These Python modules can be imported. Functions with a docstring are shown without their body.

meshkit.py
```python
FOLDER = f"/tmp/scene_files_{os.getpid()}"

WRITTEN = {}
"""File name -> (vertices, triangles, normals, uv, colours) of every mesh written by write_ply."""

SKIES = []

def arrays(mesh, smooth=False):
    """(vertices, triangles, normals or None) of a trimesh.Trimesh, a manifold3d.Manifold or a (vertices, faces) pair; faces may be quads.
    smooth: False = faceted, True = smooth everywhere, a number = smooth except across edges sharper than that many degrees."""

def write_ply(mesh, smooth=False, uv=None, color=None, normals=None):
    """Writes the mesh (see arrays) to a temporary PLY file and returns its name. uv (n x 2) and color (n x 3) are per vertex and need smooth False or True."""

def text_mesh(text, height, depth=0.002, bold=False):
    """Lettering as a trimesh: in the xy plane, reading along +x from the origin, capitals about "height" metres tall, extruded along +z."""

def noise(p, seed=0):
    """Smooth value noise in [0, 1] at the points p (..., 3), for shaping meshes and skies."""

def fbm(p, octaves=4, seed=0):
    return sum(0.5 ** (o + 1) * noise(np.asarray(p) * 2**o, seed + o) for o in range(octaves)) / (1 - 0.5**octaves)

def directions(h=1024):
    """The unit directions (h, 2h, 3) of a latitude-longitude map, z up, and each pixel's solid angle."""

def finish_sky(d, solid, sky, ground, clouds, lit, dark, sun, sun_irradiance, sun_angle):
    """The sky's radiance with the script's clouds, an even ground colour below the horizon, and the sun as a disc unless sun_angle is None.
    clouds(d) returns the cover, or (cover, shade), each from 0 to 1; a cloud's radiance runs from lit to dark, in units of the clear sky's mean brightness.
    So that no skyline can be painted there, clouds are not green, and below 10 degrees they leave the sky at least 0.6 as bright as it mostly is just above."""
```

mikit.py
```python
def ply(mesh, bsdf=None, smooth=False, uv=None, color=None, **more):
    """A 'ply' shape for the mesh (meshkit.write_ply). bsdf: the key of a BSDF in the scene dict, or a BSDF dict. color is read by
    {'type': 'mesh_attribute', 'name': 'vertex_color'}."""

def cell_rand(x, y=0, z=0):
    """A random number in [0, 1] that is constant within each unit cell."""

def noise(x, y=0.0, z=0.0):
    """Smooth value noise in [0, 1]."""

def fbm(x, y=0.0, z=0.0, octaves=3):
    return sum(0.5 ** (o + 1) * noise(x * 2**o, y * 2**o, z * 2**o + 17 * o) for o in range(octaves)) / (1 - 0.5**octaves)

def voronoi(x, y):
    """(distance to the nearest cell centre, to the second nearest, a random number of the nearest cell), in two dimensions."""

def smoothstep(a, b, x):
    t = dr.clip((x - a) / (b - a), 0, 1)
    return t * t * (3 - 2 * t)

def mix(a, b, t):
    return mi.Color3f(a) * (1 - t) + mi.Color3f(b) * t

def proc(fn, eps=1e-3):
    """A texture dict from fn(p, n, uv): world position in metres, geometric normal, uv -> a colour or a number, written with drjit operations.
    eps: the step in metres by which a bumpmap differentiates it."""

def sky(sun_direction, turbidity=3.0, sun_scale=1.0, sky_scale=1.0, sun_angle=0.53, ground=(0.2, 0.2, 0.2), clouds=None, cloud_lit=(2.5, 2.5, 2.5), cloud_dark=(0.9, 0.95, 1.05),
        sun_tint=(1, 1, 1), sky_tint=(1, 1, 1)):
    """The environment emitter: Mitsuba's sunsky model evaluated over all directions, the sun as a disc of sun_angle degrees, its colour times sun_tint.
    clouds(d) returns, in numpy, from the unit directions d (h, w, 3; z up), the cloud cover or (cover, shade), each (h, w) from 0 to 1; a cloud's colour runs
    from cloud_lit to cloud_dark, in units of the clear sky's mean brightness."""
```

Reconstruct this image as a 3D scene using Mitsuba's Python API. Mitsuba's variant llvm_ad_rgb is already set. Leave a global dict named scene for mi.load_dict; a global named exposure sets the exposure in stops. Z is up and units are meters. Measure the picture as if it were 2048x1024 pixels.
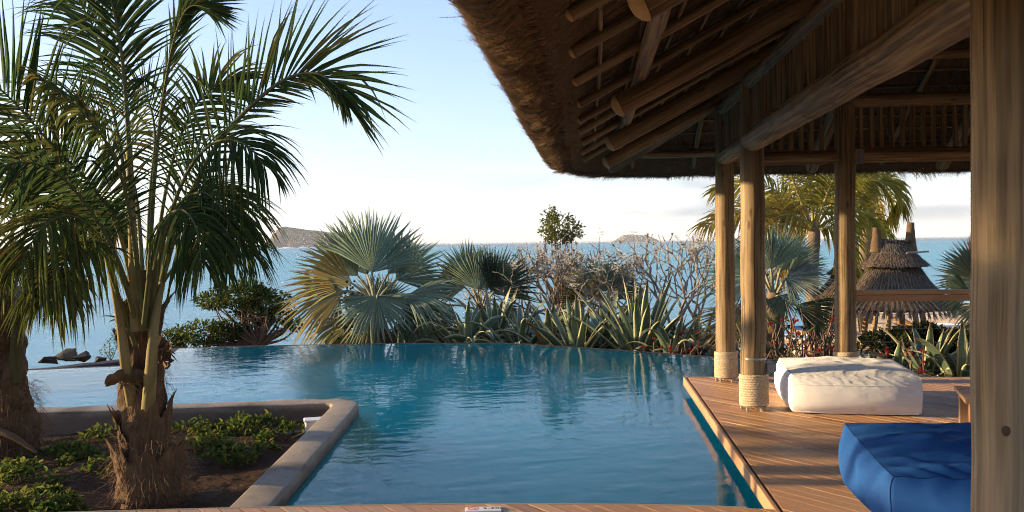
import math, random
import numpy as np, trimesh, drjit as dr
import mitsuba as mi
import mikit, meshkit
from mikit import noise, fbm, voronoi, cell_rand, smoothstep, mix, proc
from shapely.geometry import Polygon, box as sbox
from shapely import affinity

random.seed(7)
RNG = np.random.default_rng(7)
T = mi.ScalarTransform4f
scene, labels = {}, {}

# ------------------------------------------------------------------ camera, sky, exposure
CAM = np.array([0.0, 0.0, 1.55]); FPX = 1750.0
PITCH, ROLL = 0.0153, 0.0130
FW = np.array([0, math.cos(PITCH), -math.sin(PITCH)])
UP0 = np.array([0, math.sin(PITCH), math.cos(PITCH)])
RT = math.cos(ROLL) * np.array([1.0, 0, 0]) - math.sin(ROLL) * UP0
UPV = math.sin(ROLL) * np.array([1.0, 0, 0]) + math.cos(ROLL) * UP0
scene['camera'] = {'type': 'perspective', 'fov': math.degrees(2 * math.atan(1024 / FPX)), 'fov_axis': 'x', 'near_clip': 0.05, 'far_clip': 1e5,
                   'to_world': T().look_at(origin=CAM.tolist(), target=(CAM + FW).tolist(), up=UPV.tolist())}
SUN_EL = math.radians(10.5)
SUN_AZ = np.array([-0.994, 0.09])
SUN_AZ /= np.linalg.norm(SUN_AZ)


def clouds(d):
    x, y, z = d[..., 0], d[..., 1], d[..., 2]
    az = np.arctan2(x, y)
    el = np.arcsin(np.clip(z, -1, 1))
    p = np.stack([az * 7 + 3.1, el * 62, 0 * az + 4.2], -1)
    n = meshkit.fbm(p, 5, seed=5)
    band = np.clip((el - 0.005) / 0.03, 0, 1) * np.clip((0.13 - el) / 0.07, 0, 1)
    right = np.clip((az + 0.12) / 0.35, 0.0, 1)
    c = np.clip((n - 0.42) * 5.0, 0, 1) * band * (0.10 + 0.75 * right)
    wisp = meshkit.fbm(np.stack([az * 3 + 9, el * 9, 0 * az + 1.2], -1), 4, seed=11)
    veil = np.clip((wisp - 0.56) * 2.2, 0, 1) * 0.18
    shade = np.clip((meshkit.fbm(p + [0.2, 0.55, 0], 4, seed=5) - 0.40) * 3.6, 0, 1)
    low = 0.6 * np.exp(-(np.maximum(el, 0) / 0.055) ** 2) * (0.75 + 0.5 * wisp)
    return np.clip(c + veil + low * (1 - c), 0, 0.85), shade * np.clip(c * 2, 0, 1)


scene['sky'] = mikit.sky([SUN_AZ[0] * math.cos(SUN_EL), SUN_AZ[1] * math.cos(SUN_EL), math.sin(SUN_EL)], turbidity=2.6, sun_scale=1.0, sky_scale=1.0,
                         sun_angle=1.2, clouds=clouds, cloud_lit=(1.95, 1.91, 1.98), cloud_dark=(1.0, 1.08, 1.2), sun_tint=(1, 1.16, 1.66), sky_tint=(1.08, 1.06, 1.34))
exposure = 3.42


def P(px, py, Y):
    """The point at world depth Y that a pixel of the photograph shows: used to read positions off it."""
    d = FW * FPX + RT * (px - 1024) + UPV * (512 - py)
    return CAM + d * (Y / d[1])


def PZ(px, py, z):
    d = FW * FPX + RT * (px - 1024) + UPV * (512 - py)
    return CAM + d * ((z - CAM[2]) / d[2])


# ------------------------------------------------------------------ helpers
def unit(v):
    v = np.asarray(v, float)
    return v / (np.linalg.norm(v, axis=-1, keepdims=True) + 1e-12)


class MB:
    """Collects pieces of one mesh."""
    def __init__(self):
        self.v, self.f, self.uv, self.c, self.n = [], [], [], [], 0

    def add(self, v, f, uv=None, c=None):
        v = np.asarray(v, float); f = np.asarray(f, int)
        if f.shape[1] == 4:
            f = np.vstack([f[:, [0, 1, 2]], f[:, [0, 2, 3]]])
        self.v.append(v); self.f.append(f + self.n); self.n += len(v)
        self.uv.append(np.zeros((len(v), 2)) if uv is None else np.asarray(uv, float))
        self.c.append(np.tile([0.5, 0.5, 0.5], (len(v), 1)) if c is None else np.broadcast_to(np.asarray(c, float), (len(v), 3)))
        return self

    def tm(self, m, c=None):
        return self.add(m.vertices, m.faces, None, c)

    def get(self):
        return np.vstack(self.v), np.vstack(self.f), np.vstack(self.uv), np.vstack(self.c)


COUNT = {}


def fresh(name):
    i = COUNT.get(name, 0); COUNT[name] = i + 1
    return name if i == 0 else f'{name}_{i:03d}'


def thing(name, label, cat, group=None, kind=None):
    k = fresh(name)
    labels[k] = {'label': label, 'category': cat}
    if group: labels[k]['group'] = group
    if kind: labels[k]['kind'] = kind
    return k


def obj(name, mesh, bsdf, parent=None, smooth=False, uv=False, color=False, label=None, kind=None, **extra):
    k = fresh(f'{parent}__{name}' if parent else name)
    if isinstance(mesh, MB):
        v, f, u, c = mesh.get()
        scene[k] = mikit.ply((v, f), bsdf, smooth=smooth, uv=u if uv else None, color=c if color else None, **extra)
    else:
        scene[k] = mikit.ply(mesh, bsdf, smooth=smooth, **extra)
    if label or kind:
        labels.setdefault(k, {})
        if label: labels[k]['label'] = label
        if kind: labels[k]['kind'] = kind
    return k


def struct(name, mesh, bsdf, label=None, **kw):
    k = obj(name, mesh, bsdf, **kw)
    labels[k] = {'label': label or name.replace('_', ' '), 'category': name.replace('_', ' '), 'kind': 'structure'}
    return k


def catmull(pts, n):
    p = np.asarray(pts, float)
    p = np.vstack([2 * p[0] - p[1], p, 2 * p[-1] - p[-2]])
    m = len(p) - 3
    t = np.linspace(0, m - 1e-9, n)
    i = t.astype(int); u = (t - i)[:, None]
    a, b, c, d = p[i], p[i + 1], p[i + 2], p[i + 3]
    return 0.5 * (2 * b + (c - a) * u + (2 * a - 5 * b + 4 * c - d) * u ** 2 + (3 * b - a - 3 * c + d) * u ** 3)


def frames(p, hint=None):
    t = unit(np.gradient(p, axis=0))
    a0 = np.array([0, 0, 1.0]) if hint is None else np.asarray(hint, float)
    if abs(np.dot(a0, t[0])) > 0.95: a0 = np.array([1.0, 0, 0])
    A = np.zeros_like(p); a = a0
    for i in range(len(p)):
        a = a - np.dot(a, t[i]) * t[i]; a = a / (np.linalg.norm(a) + 1e-12); A[i] = a
    return t, A, np.cross(t, A)


def tube(p, r, sides=10, caps=(True, True), dome=0.0, uvo=0.0, mod=None):
    """A tube along a polyline: vertices, faces, uv (around in metres, along in metres). dome: rounded ends, as a share of the radius."""
    p = np.asarray(p, float); r = np.broadcast_to(np.asarray(r, float), (len(p),)).copy()
    if dome > 0:
        t0, t1 = unit(p[0] - p[1]), unit(p[-1] - p[-2])
        k = np.array([0.0, 0.35, 0.65, 0.86]); q = np.sqrt(1 - k ** 2)
        e0 = [p[0] + t0 * dome * r[0] * x for x in k[1:]][::-1]; e1 = [p[-1] + t1 * dome * r[-1] * x for x in k[1:]]
        r = np.concatenate([(r[0] * q[1:])[::-1], r, r[-1] * q[1:]]); p = np.vstack([e0, p, e1])
    t, A, B = frames(p)
    ang = np.linspace(0, 2 * np.pi, sides + 1)
    s = np.concatenate([[0], np.cumsum(np.linalg.norm(np.diff(p, axis=0), axis=1))])
    R = r[:, None] * np.ones(sides + 1)
    if mod is not None: R = R + mod(s[:, None], ang[None, :])
    v = p[:, None] + R[..., None] * (np.cos(ang)[None, :, None] * A[:, None] + np.sin(ang)[None, :, None] * B[:, None])
    uv = np.stack([np.broadcast_to(ang[None, :] * r.mean(), R.shape) + uvo, np.broadcast_to(s[:, None], R.shape) + uvo * 3.7], -1)
    n = sides + 1
    i, j = np.meshgrid(np.arange(len(p) - 1), np.arange(sides), indexing='ij')
    q = np.stack([i * n + j, i * n + j + 1, (i + 1) * n + j + 1, (i + 1) * n + j], -1).reshape(-1, 4)
    f = np.vstack([q[:, [0, 1, 2]], q[:, [0, 2, 3]]])
    V, U = [v.reshape(-1, 3)], [uv.reshape(-1, 2)]; F = [f]; base = len(p) * n
    for e, on in ((0, caps[0]), (-1, caps[1])):
        if not on: continue
        ring = v[e, :-1]
        V.append(np.vstack([ring, ring.mean(0)])); U.append(np.vstack([np.stack([np.cos(ang[:-1]), np.sin(ang[:-1])], 1) * r[e], [[0, 0]]]) + uvo)
        k = np.arange(sides); k2 = (k + 1) % sides; c = np.full(sides, sides)
        F.append(base + (np.stack([k2, k, c], 1) if e == 0 else np.stack([k, k2, c], 1)))
        base += sides + 1
    return np.vstack(V), np.vstack(F), np.vstack(U)


def box_mesh(size, center=(0, 0, 0), axes=None, bevel=0.004, uvo=0.0):
    """A box with chamfered edges; axes: rows are its local x, y, z. uv: x and y of the face along the longest axis."""
    h = np.asarray(size, float) / 2; b = min(bevel, h.min() * 0.6)
    pts = []
    for sx in (-1, 1):
        for sy in (-1, 1):
            for sz in (-1, 1):
                s = np.array([sx, sy, sz])
                for k in range(3):
                    q = h - b; q = q.copy(); q[k] = h[k]; pts.append(s * q)
    m = trimesh.convex.convex_hull(np.array(pts))
    v = np.array(m.vertices); f = np.array(m.faces)
    v3 = v[f].reshape(-1, 3); n3 = np.repeat(m.face_normals, 3, axis=0)
    L = int(np.argmax(h)); others = [k for k in range(3) if k != L]
    main = np.argmax(np.abs(n3), axis=1)
    across = np.where(main == others[0], v3[:, others[1]], v3[:, others[0]])
    uv = np.stack([across + uvo, v3[:, L] + uvo * 3.7], 1)
    if axes is not None: v3 = v3 @ np.asarray(axes, float)
    return v3 + np.asarray(center, float), np.arange(len(v3)).reshape(-1, 3), uv


def leaves(base, d, nrm, L, W, droop=0.5, segs=4, fold=0.25, prof=None, col=(0.05, 0.09, 0.03), jit=0.0, rng=RNG):
    """Many strap leaves at once: each a folded strip that starts at base along d and sags by droop."""
    base, d, nrm = (np.atleast_2d(np.asarray(x, float)) for x in (base, d, nrm))
    N = len(base); L = np.broadcast_to(L, (N,)); W = np.broadcast_to(W, (N,)); droop = np.broadcast_to(droop, (N,))
    prof = np.array([0.5, 1.0, 0.9, 0.6, 0.04]) if prof is None else np.asarray(prof, float)
    t = np.linspace(0, 1, segs + 1); w = np.interp(t, np.linspace(0, 1, len(prof)), prof)
    nrm = np.broadcast_to(nrm, base.shape); d = unit(np.broadcast_to(d, base.shape)); p = base.copy(); V = []
    for k in range(segs + 1):
        s = unit(np.cross(d, nrm)); n = np.cross(s, d); h = (W * w[k] / 2)[:, None]
        V.append(np.stack([p - s * h + n * h * fold, p - n * h * fold, p + s * h + n * h * fold], 1))
        p = p + d * (L / segs)[:, None]
        d = d + np.array([0, 0, -1.0]) * (droop / segs)[:, None]
        if jit: d = d + rng.normal(0, jit, d.shape)
        d = unit(d)
    v = np.stack(V, 1)                                     # N, segs+1, 3, 3
    q = []
    for k in range(segs):
        for c in (0, 1):
            q.append([k * 3 + c, k * 3 + c + 1, k * 3 + 4 + c, k * 3 + 3 + c])
    f = (np.array(q)[None] + (np.arange(N) * 3 * (segs + 1))[:, None, None]).reshape(-1, 4)
    col = np.broadcast_to(np.asarray(col, float), (N, 3))
    return v.reshape(-1, 3), f, None, np.repeat(col, 3 * (segs + 1), axis=0)


def tint(c, n, s=0.18, rng=RNG):
    c = np.asarray(c, float)
    return np.clip(c * (1 + rng.normal(0, s, (n, 1))) * (1 + rng.normal(0, s * 0.35, (n, 3))), 0.004, 0.9)


# ------------------------------------------------------------------ materials
def vc(): return {'type': 'mesh_attribute', 'name': 'vertex_color'}


def principled(color, rough=0.6, spec=0.4, bump=None, scale=1.0, two=True, **kw):
    b = {'type': 'principled', 'base_color': color, 'roughness': rough, 'specular': spec, **kw}
    if bump is not None: b = {'type': 'bumpmap', 'tex': bump, 'scale': scale, 'bsdf': b}
    return {'type': 'twosided', 'bsdf': b} if two else b


def rgb(r, g, b): return {'type': 'rgb', 'value': [r, g, b]}


def pole_c(p, n, uv):
    k = cell_rand(dr.floor(uv.y / 37.0 + 0.5), 3.0)
    g = fbm(uv.x * 80, uv.y * 2.2, 0.0, 4); w = fbm(uv.x * 9 + 5, uv.y * 2.2, 3.0, 3)
    ring = 0.5 + 0.5 * dr.sin(40 * fbm(uv.x * 6 + 2, uv.y * 1.0, 7.0, 2))
    crack = smoothstep(0.80, 0.86, noise(uv.x * 75, uv.y * 0.8, 9.0))
    kn = voronoi(uv.x * 5.0, uv.y * 1.7)
    knot = (1 - smoothstep(0.03, 0.10, kn[0])) * dr.select(kn[2] > 0.55, 1.0, 0.0)
    c = mix((0.37, 0.25, 0.132), (0.13, 0.085, 0.045), smoothstep(0.25, 0.75, g) * 0.75 + ring * 0.22)
    c = mix(c, (0.27, 0.215, 0.14), smoothstep(0.45, 0.7, w) * 0.5)
    c = mix(c, (0.10, 0.06, 0.03), crack * 0.75)
    c = mix(c, (0.13, 0.075, 0.035), knot * 0.85)
    c = mix(c, c * 0.55, smoothstep(0.5, 0.72, fbm(uv.x * 4 + 3, uv.y * 0.7, 5.0, 3)) * 0.6)
    return c * (0.85 + 0.3 * k)


def pole_b(p, n, uv): return fbm(uv.x * 60, uv.y * 2.0, 0.0, 3) - 1.2 * smoothstep(0.80, 0.86, noise(uv.x * 75, uv.y * 0.8, 9.0))


def board_c(p, n, uv):
    i = dr.floor(uv.x + 0.5); k = cell_rand(i, 1.0); k2 = cell_rand(i, 2.0)
    x = uv.x - i
    g = fbm(x * 140 + i * 3, uv.y * 3.0, 0.0, 4); lg = fbm(x * 22 + i * 7, uv.y * 0.9, 2.0, 3)
    c = mix((0.49, 0.27, 0.135), (0.30, 0.147, 0.07), g * 0.75 + 0.1)
    c = mix(c, (0.55, 0.34, 0.17), smoothstep(0.55, 1.0, k) * 0.75)
    c = mix(c, (0.20, 0.085, 0.04), smoothstep(0.75, 1.0, k2) * 0.7)
    c = mix(c, (0.34, 0.22, 0.13), smoothstep(0.5, 0.75, lg) * 0.4)
    st = smoothstep(0.60, 0.72, fbm(p.x * 1.7, p.y * 1.7, 3.0, 3))
    return mix(c, c * 0.7, st * 0.5)


def board_b(p, n, uv):
    i = dr.floor(uv.x + 0.5); x = uv.x - i
    return fbm(x * 150 + i * 3, uv.y * 3.5, 0.0, 3)


def thatch_c(p, n, uv):
    g = fbm(p.x * 30, p.y * 30, p.z * 30, 3); b = fbm(p.x * 3, p.y * 3, p.z * 3, 3)
    return mix((0.055, 0.036, 0.020), (0.17, 0.11, 0.06), g * 0.7 + b * 0.3)


def thatch_b(p, n, uv): return fbm(p.x * 45, p.y * 45, p.z * 45, 3)


def concrete_c(p, n, uv):
    g = fbm(p.x * 60, p.y * 60, p.z * 60, 3); s = fbm(p.x * 2.5, p.y * 2.5, p.z * 6, 4)
    c = mix((0.23, 0.195, 0.155), (0.34, 0.29, 0.235), g)
    c = mix(c, (0.11, 0.088, 0.072), smoothstep(0.5, 0.75, s) * 0.7)
    edge = smoothstep(0.03, -0.09, p.z - (-0.125 + 0.035 * (fbm(p.x * 9, p.y * 9, 1.0, 2) - 0.5)))
    wet = smoothstep(-0.085, -0.15, p.z + 0.05 * (fbm(p.x * 8, p.y * 8, 0.0, 3) - 0.5)) * dr.select(n.z < 0.75, 1.0, 0.0)
    return mix(c, (0.12, 0.085, 0.075), wet * 0.7)


def concrete_b(p, n, uv): return fbm(p.x * 90, p.y * 90, p.z * 90, 3) * 0.6 + fbm(p.x * 9, p.y * 9, p.z * 9, 2)


def soil_c(p, n, uv):
    g = fbm(p.x * 28, p.y * 28, p.z * 28, 4); b = fbm(p.x * 2.2, p.y * 2.2, 1.0, 3)
    c = mix((0.028, 0.017, 0.011), (0.088, 0.054, 0.033), g)
    return mix(c, (0.16, 0.10, 0.06), smoothstep(0.55, 0.8, b) * 0.35)


def soil_b(p, n, uv): return fbm(p.x * 35, p.y * 35, p.z * 35, 4)


def ground_c(p, n, uv):
    g = fbm(p.x * 6, p.y * 6, 0.0, 4); b = fbm(p.x * 0.7, p.y * 0.7, 1.0, 3)
    soil = mix((0.07, 0.048, 0.028), (0.15, 0.11, 0.06), g)
    soil = mix(soil, (0.06, 0.075, 0.03), smoothstep(0.45, 0.65, b) * 0.7)
    sand = mix((0.46, 0.35, 0.23), (0.55, 0.43, 0.30), g)
    s = smoothstep(-1.5, 1.5, p.y - 17.5 + 3 * (b - 0.5)) * smoothstep(0.25, 0.31, p.x / dr.maximum(p.y, 12.0))
    return mix(soil, sand, s)


def ground_b(p, n, uv): return fbm(p.x * 9, p.y * 9, 0.0, 4)


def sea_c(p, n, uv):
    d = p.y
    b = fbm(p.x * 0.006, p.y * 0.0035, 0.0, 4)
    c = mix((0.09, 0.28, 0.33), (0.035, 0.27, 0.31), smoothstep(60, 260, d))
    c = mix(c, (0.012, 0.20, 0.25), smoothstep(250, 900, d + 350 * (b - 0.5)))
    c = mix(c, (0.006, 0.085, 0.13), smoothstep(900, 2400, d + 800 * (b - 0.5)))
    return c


def sea_b(p, n, uv):
    x, y = p.x + 0.25 * p.y, p.y
    near = smoothstep(400, 60, p.y); mid = smoothstep(1000, 90, p.y)
    a = fbm(x * 0.55, y * 0.9, 1.0, 3) * 0.55 * near
    w = fbm(x * 0.09, y * 0.22, 5.0, 3) * 1.6
    ww = noise(x * 0.012, y * 0.035, 8.0) * 5.0
    return a + w * mid + ww * mid


def pool_b(p, n, uv):
    x, y = p.x * 0.96 + p.y * 0.28, p.y * 0.96 - p.x * 0.28
    wx = x + 0.25 * noise(p.x * 1.3, p.y * 1.3, 2.0)
    calm = 0.45 + 0.75 * fbm(p.x * 0.45, p.y * 0.45, 4.0, 2)
    return calm * (0.6 * noise(wx * 3.2, y * 7.5, 1.0) + 0.36 * noise(wx * 7.5 + 3, y * 16, 2.0) + 0.12 * noise(wx * 17 + 3, y * 34, 4.0)) + 0.9 * noise(x * 0.8, y * 1.6, 7.0)


def pool_c(p, n, uv):
    b = fbm(p.x * 0.8, p.y * 0.8, 0.0, 2)
    return mix((0.003, 0.40, 0.41), (0.004, 0.46, 0.465), b)


def rock_c(p, n, uv):
    s = fbm(p.x * 0.01, p.y * 0.01, p.z * 0.05, 4); g = fbm(p.x * 0.015, p.y * 0.015, p.z * 0.05, 3)
    c = mix((0.30, 0.20, 0.14), (0.20, 0.14, 0.10), g)
    return mix(c, (0.10, 0.115, 0.06), smoothstep(0.35, 0.75, n.z + 0.5 * (s - 0.5)))


def shore_c(p, n, uv): return mix((0.02, 0.017, 0.015), (0.065, 0.053, 0.044), fbm(p.x * 6, p.y * 6, p.z * 6, 4))


def fibre_c(p, n, uv):
    g = fbm(uv.x * 90, uv.y * 6, 0.0, 3); b = fbm(p.x * 7, p.y * 7, p.z * 7, 3)
    return mix((0.045, 0.027, 0.017), (0.20, 0.122, 0.070), g * 0.6 + smoothstep(0.3, 0.8, b) * 0.45)


def fibre_b(p, n, uv): return fbm(uv.x * 120, uv.y * 8, 0.0, 3) + fbm(p.x * 25, p.y * 25, p.z * 25, 3)


def cloth_b(p, n, uv): return noise(p.x * 380, p.y * 380, p.z * 380) * 0.5 + fbm(p.x * 9, p.y * 26, p.z * 14, 2) * 0.5


def white_c(p, n, uv):
    s = smoothstep(0.55, 0.75, fbm(p.x * 4.5, p.y * 4.5, p.z * 4.5, 4)) * smoothstep(0.2, 0.05, p.z)
    return mix(mix((0.68, 0.67, 0.675), (0.74, 0.73, 0.735), fbm(p.x * 9, p.y * 9, p.z * 9, 2)), (0.45, 0.34, 0.24), s * 0.55)


def blue_c(p, n, uv): return mix((0.006, 0.052, 0.21), (0.009, 0.068, 0.25), fbm(p.x * 6, p.y * 6, p.z * 6, 3))


def rope_c(p, n, uv): return mix((0.34, 0.26, 0.17), (0.60, 0.50, 0.37), fbm(p.x * 60, p.y * 60, p.z * 60, 3))


def cut_c(p, n, uv): return mix((0.60, 0.42, 0.23), (0.45, 0.30, 0.15), fbm(p.x * 90, p.y * 90, p.z * 90, 3))


MAT = {
    'pole_wood': principled(proc(pole_c), 0.62, 0.3, proc(pole_b), 0.0016),
    'board_wood': principled(proc(board_c), 0.5, 0.35, proc(board_b), 0.0010),
    'thatch': principled(proc(thatch_c), 0.85, 0.15, proc(thatch_b), 0.012),
    'straw': principled(vc(), 0.7, 0.25),
    'concrete': principled(proc(concrete_c), 0.85, 0.25, proc(concrete_b), 0.004),
    'soil': principled(proc(soil_c), 0.95, 0.1, proc(soil_b), 0.03),
    'ground': principled(proc(ground_c), 0.95, 0.1, proc(ground_b, 5e-3), 0.05),
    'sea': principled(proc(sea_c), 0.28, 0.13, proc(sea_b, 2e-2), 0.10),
    'pool_water': {'type': 'bumpmap', 'tex': proc(pool_b, 2e-3), 'scale': 0.0052, 'bsdf': {'type': 'dielectric', 'int_ior': 1.165, 'ext_ior': 1.0}},
    'pool_paint': principled(proc(pool_c), 0.7, 0.1),
    'cut_wood': principled(proc(cut_c), 0.7, 0.2),
    'island_rock': principled(proc(rock_c), 0.9, 0.1),
    'shore_rock': principled(proc(shore_c), 0.8, 0.3),
    'foam': principled(rgb(0.8, 0.8, 0.8), 0.8, 0.1),
    'fibre': principled(proc(fibre_c), 0.85, 0.15, proc(fibre_b), 0.006),
    'white_cloth': principled(proc(white_c), 0.9, 0.15, proc(cloth_b), 0.0012, sheen=0.3),
    'blue_cloth': principled(proc(blue_c), 0.75, 0.25, proc(cloth_b), 0.0016, sheen=0.2),
    'rope': principled(proc(rope_c), 0.85, 0.15),
    'steel': principled(rgb(0.42, 0.42, 0.42), 0.35, 0.5, metallic=0.9),
    'grey_plastic': principled(rgb(0.20, 0.21, 0.22), 0.4, 0.5),
    'white_plastic': principled(rgb(0.72, 0.71, 0.69), 0.4, 0.5),
    'ink_black': principled(rgb(0.02, 0.02, 0.025), 0.5, 0.4),
    'ink_red': principled(rgb(0.50, 0.03, 0.03), 0.5, 0.4),
    'bark': principled(vc(), 0.8, 0.2),
    'petal': {'type': 'principledthin', 'base_color': vc(), 'roughness': 0.5, 'diff_trans': 0.8},
    'leaf': {'type': 'principledthin', 'base_color': vc(), 'roughness': 0.38, 'diff_trans': 1.0, 'eta': 1.45},
    'agave': principled(vc(), 0.45, 0.4),
}
for k_, m_ in MAT.items():
    scene['m_' + k_] = {**m_}
M = {k_: 'm_' + k_ for k_ in MAT}

# ------------------------------------------------------------------ pavilion frame: U to the right, V away
TH = math.radians(5.1)
UU = np.array([math.cos(TH), -math.sin(TH), 0]); VV = np.array([math.sin(TH), math.cos(TH), 0]); ZZ = np.array([0, 0, 1.0])


def W(U, V, z): return np.asarray(U)[..., None] * UU + np.asarray(V)[..., None] * VV + np.asarray(z)[..., None] * ZZ if np.ndim(U) else U * UU + V * VV + z * ZZ


WATER = -0.165
# thin sea haze: far islands fade a little
scene['haze_air'] = {'type': 'homogeneous', 'albedo': {'type': 'rgb', 'value': [0.95, 0.95, 0.95]}, 'sigma_t': 0.75e-4}
scene['haze'] = {'type': 'cube', 'to_world': T().translate([0, 4400, 42]).scale([12500, 4800, 52]), 'bsdf': {'type': 'null'}, 'interior': {'type': 'ref', 'id': 'haze_air'}}
labels['haze'] = {'label': 'thin sea haze over the whole scene', 'category': 'haze', 'kind': 'stuff'}
scene['camera']['medium'] = {'type': 'ref', 'id': 'haze_air'}

# ================================================================== SETTING
# ---- sea
ys = np.concatenate([np.linspace(12, 60, 10), np.geomspace(70, 9000, 30)]); 
sv, sf = [], []
xs = np.linspace(-1, 1, 21)
for y in ys:
    for x in xs: sv.append([x * (60 + y * 1.3), y, -4.5])
nx = len(xs)
i, j = np.meshgrid(np.arange(len(ys) - 1), np.arange(nx - 1), indexing='ij')
sf = np.stack([i * nx + j, i * nx + j + 1, (i + 1) * nx + j + 1, (i + 1) * nx + j], -1).reshape(-1, 4)
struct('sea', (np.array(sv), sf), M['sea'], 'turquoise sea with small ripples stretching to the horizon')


# ---- ground: bank beyond the pool, sand to the right
def ground_z(x, y):
    x, y = np.asarray(x, float), np.asarray(y, float)
    left = np.interp(y, [8, 15.2, 17, 20, 26, 34, 46], [-0.55, -0.62, -0.78, -1.35, -2.6, -4.8, -6.5])
    far_left = np.interp(y, [8, 12.4, 14, 18, 26, 34, 46], [-0.5, -0.42, -0.55, -1.05, -2.7, -4.8, -6.5])
    right = np.interp(y, [8, 10.5, 14, 18, 36, 52, 70], [-0.45, -0.5, -0.8, -1.05, -1.15, -4.2, -7])
    a = np.clip((x + 5.2) / 1.0, 0, 1); b = np.clip((x / np.maximum(y, 12) - 0.27) / 0.08, 0, 1)
    z = far_left * (1 - a) + left * a
    z = z * (1 - b) + right * b
    return z


def grid_mesh(x0, x1, y0, y1, step, zf):
    gx, gy = np.arange(x0, x1 + step / 2, step), np.arange(y0, y1 + step / 2, step)
    X, Y = np.meshgrid(gx, gy)
    v = np.stack([X, Y, zf(X, Y)], -1).reshape(-1, 3); n = len(gx)
    i, j = np.meshgrid(np.arange(len(gy) - 1), np.arange(n - 1), indexing='ij')
    return v, np.stack([i * n + j, i * n + j + 1, (i + 1) * n + j + 1, (i + 1) * n + j], -1).reshape(-1, 4)


POOL = [(-9.5, 5.35), (-9.5, 11.9), (-7.0, 12.28), (-5.62, 12.62), (-5.36, 13.6), (-5.62, 14.75), (-4.2, 14.92), (-2.0, 15.02), (-0.2, 14.85), (1.05, 14.1), (2.9, 12.75), (5.5, 11.4), (7.8, 10.2), (7.8, 5.3)]
POOLP = Polygon(POOL)


def terrain(X, Y):
    z = ground_z(X, Y) + 0.16 * (meshkit.fbm(np.stack([X * 0.7, Y * 0.7, 0 * X], -1), 4, seed=2) - 0.5)
    d = np.array([POOLP.buffer(0.22).contains(p_) for p_ in map(__import__('shapely').Point, X.ravel(), Y.ravel())]).reshape(X.shape) if False else __import__('shapely').contains_xy(POOLP.buffer(0.3), X, Y)
    z = np.where(d | (Y < 11.0), np.minimum(z, -1.7), z)
    return z


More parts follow.
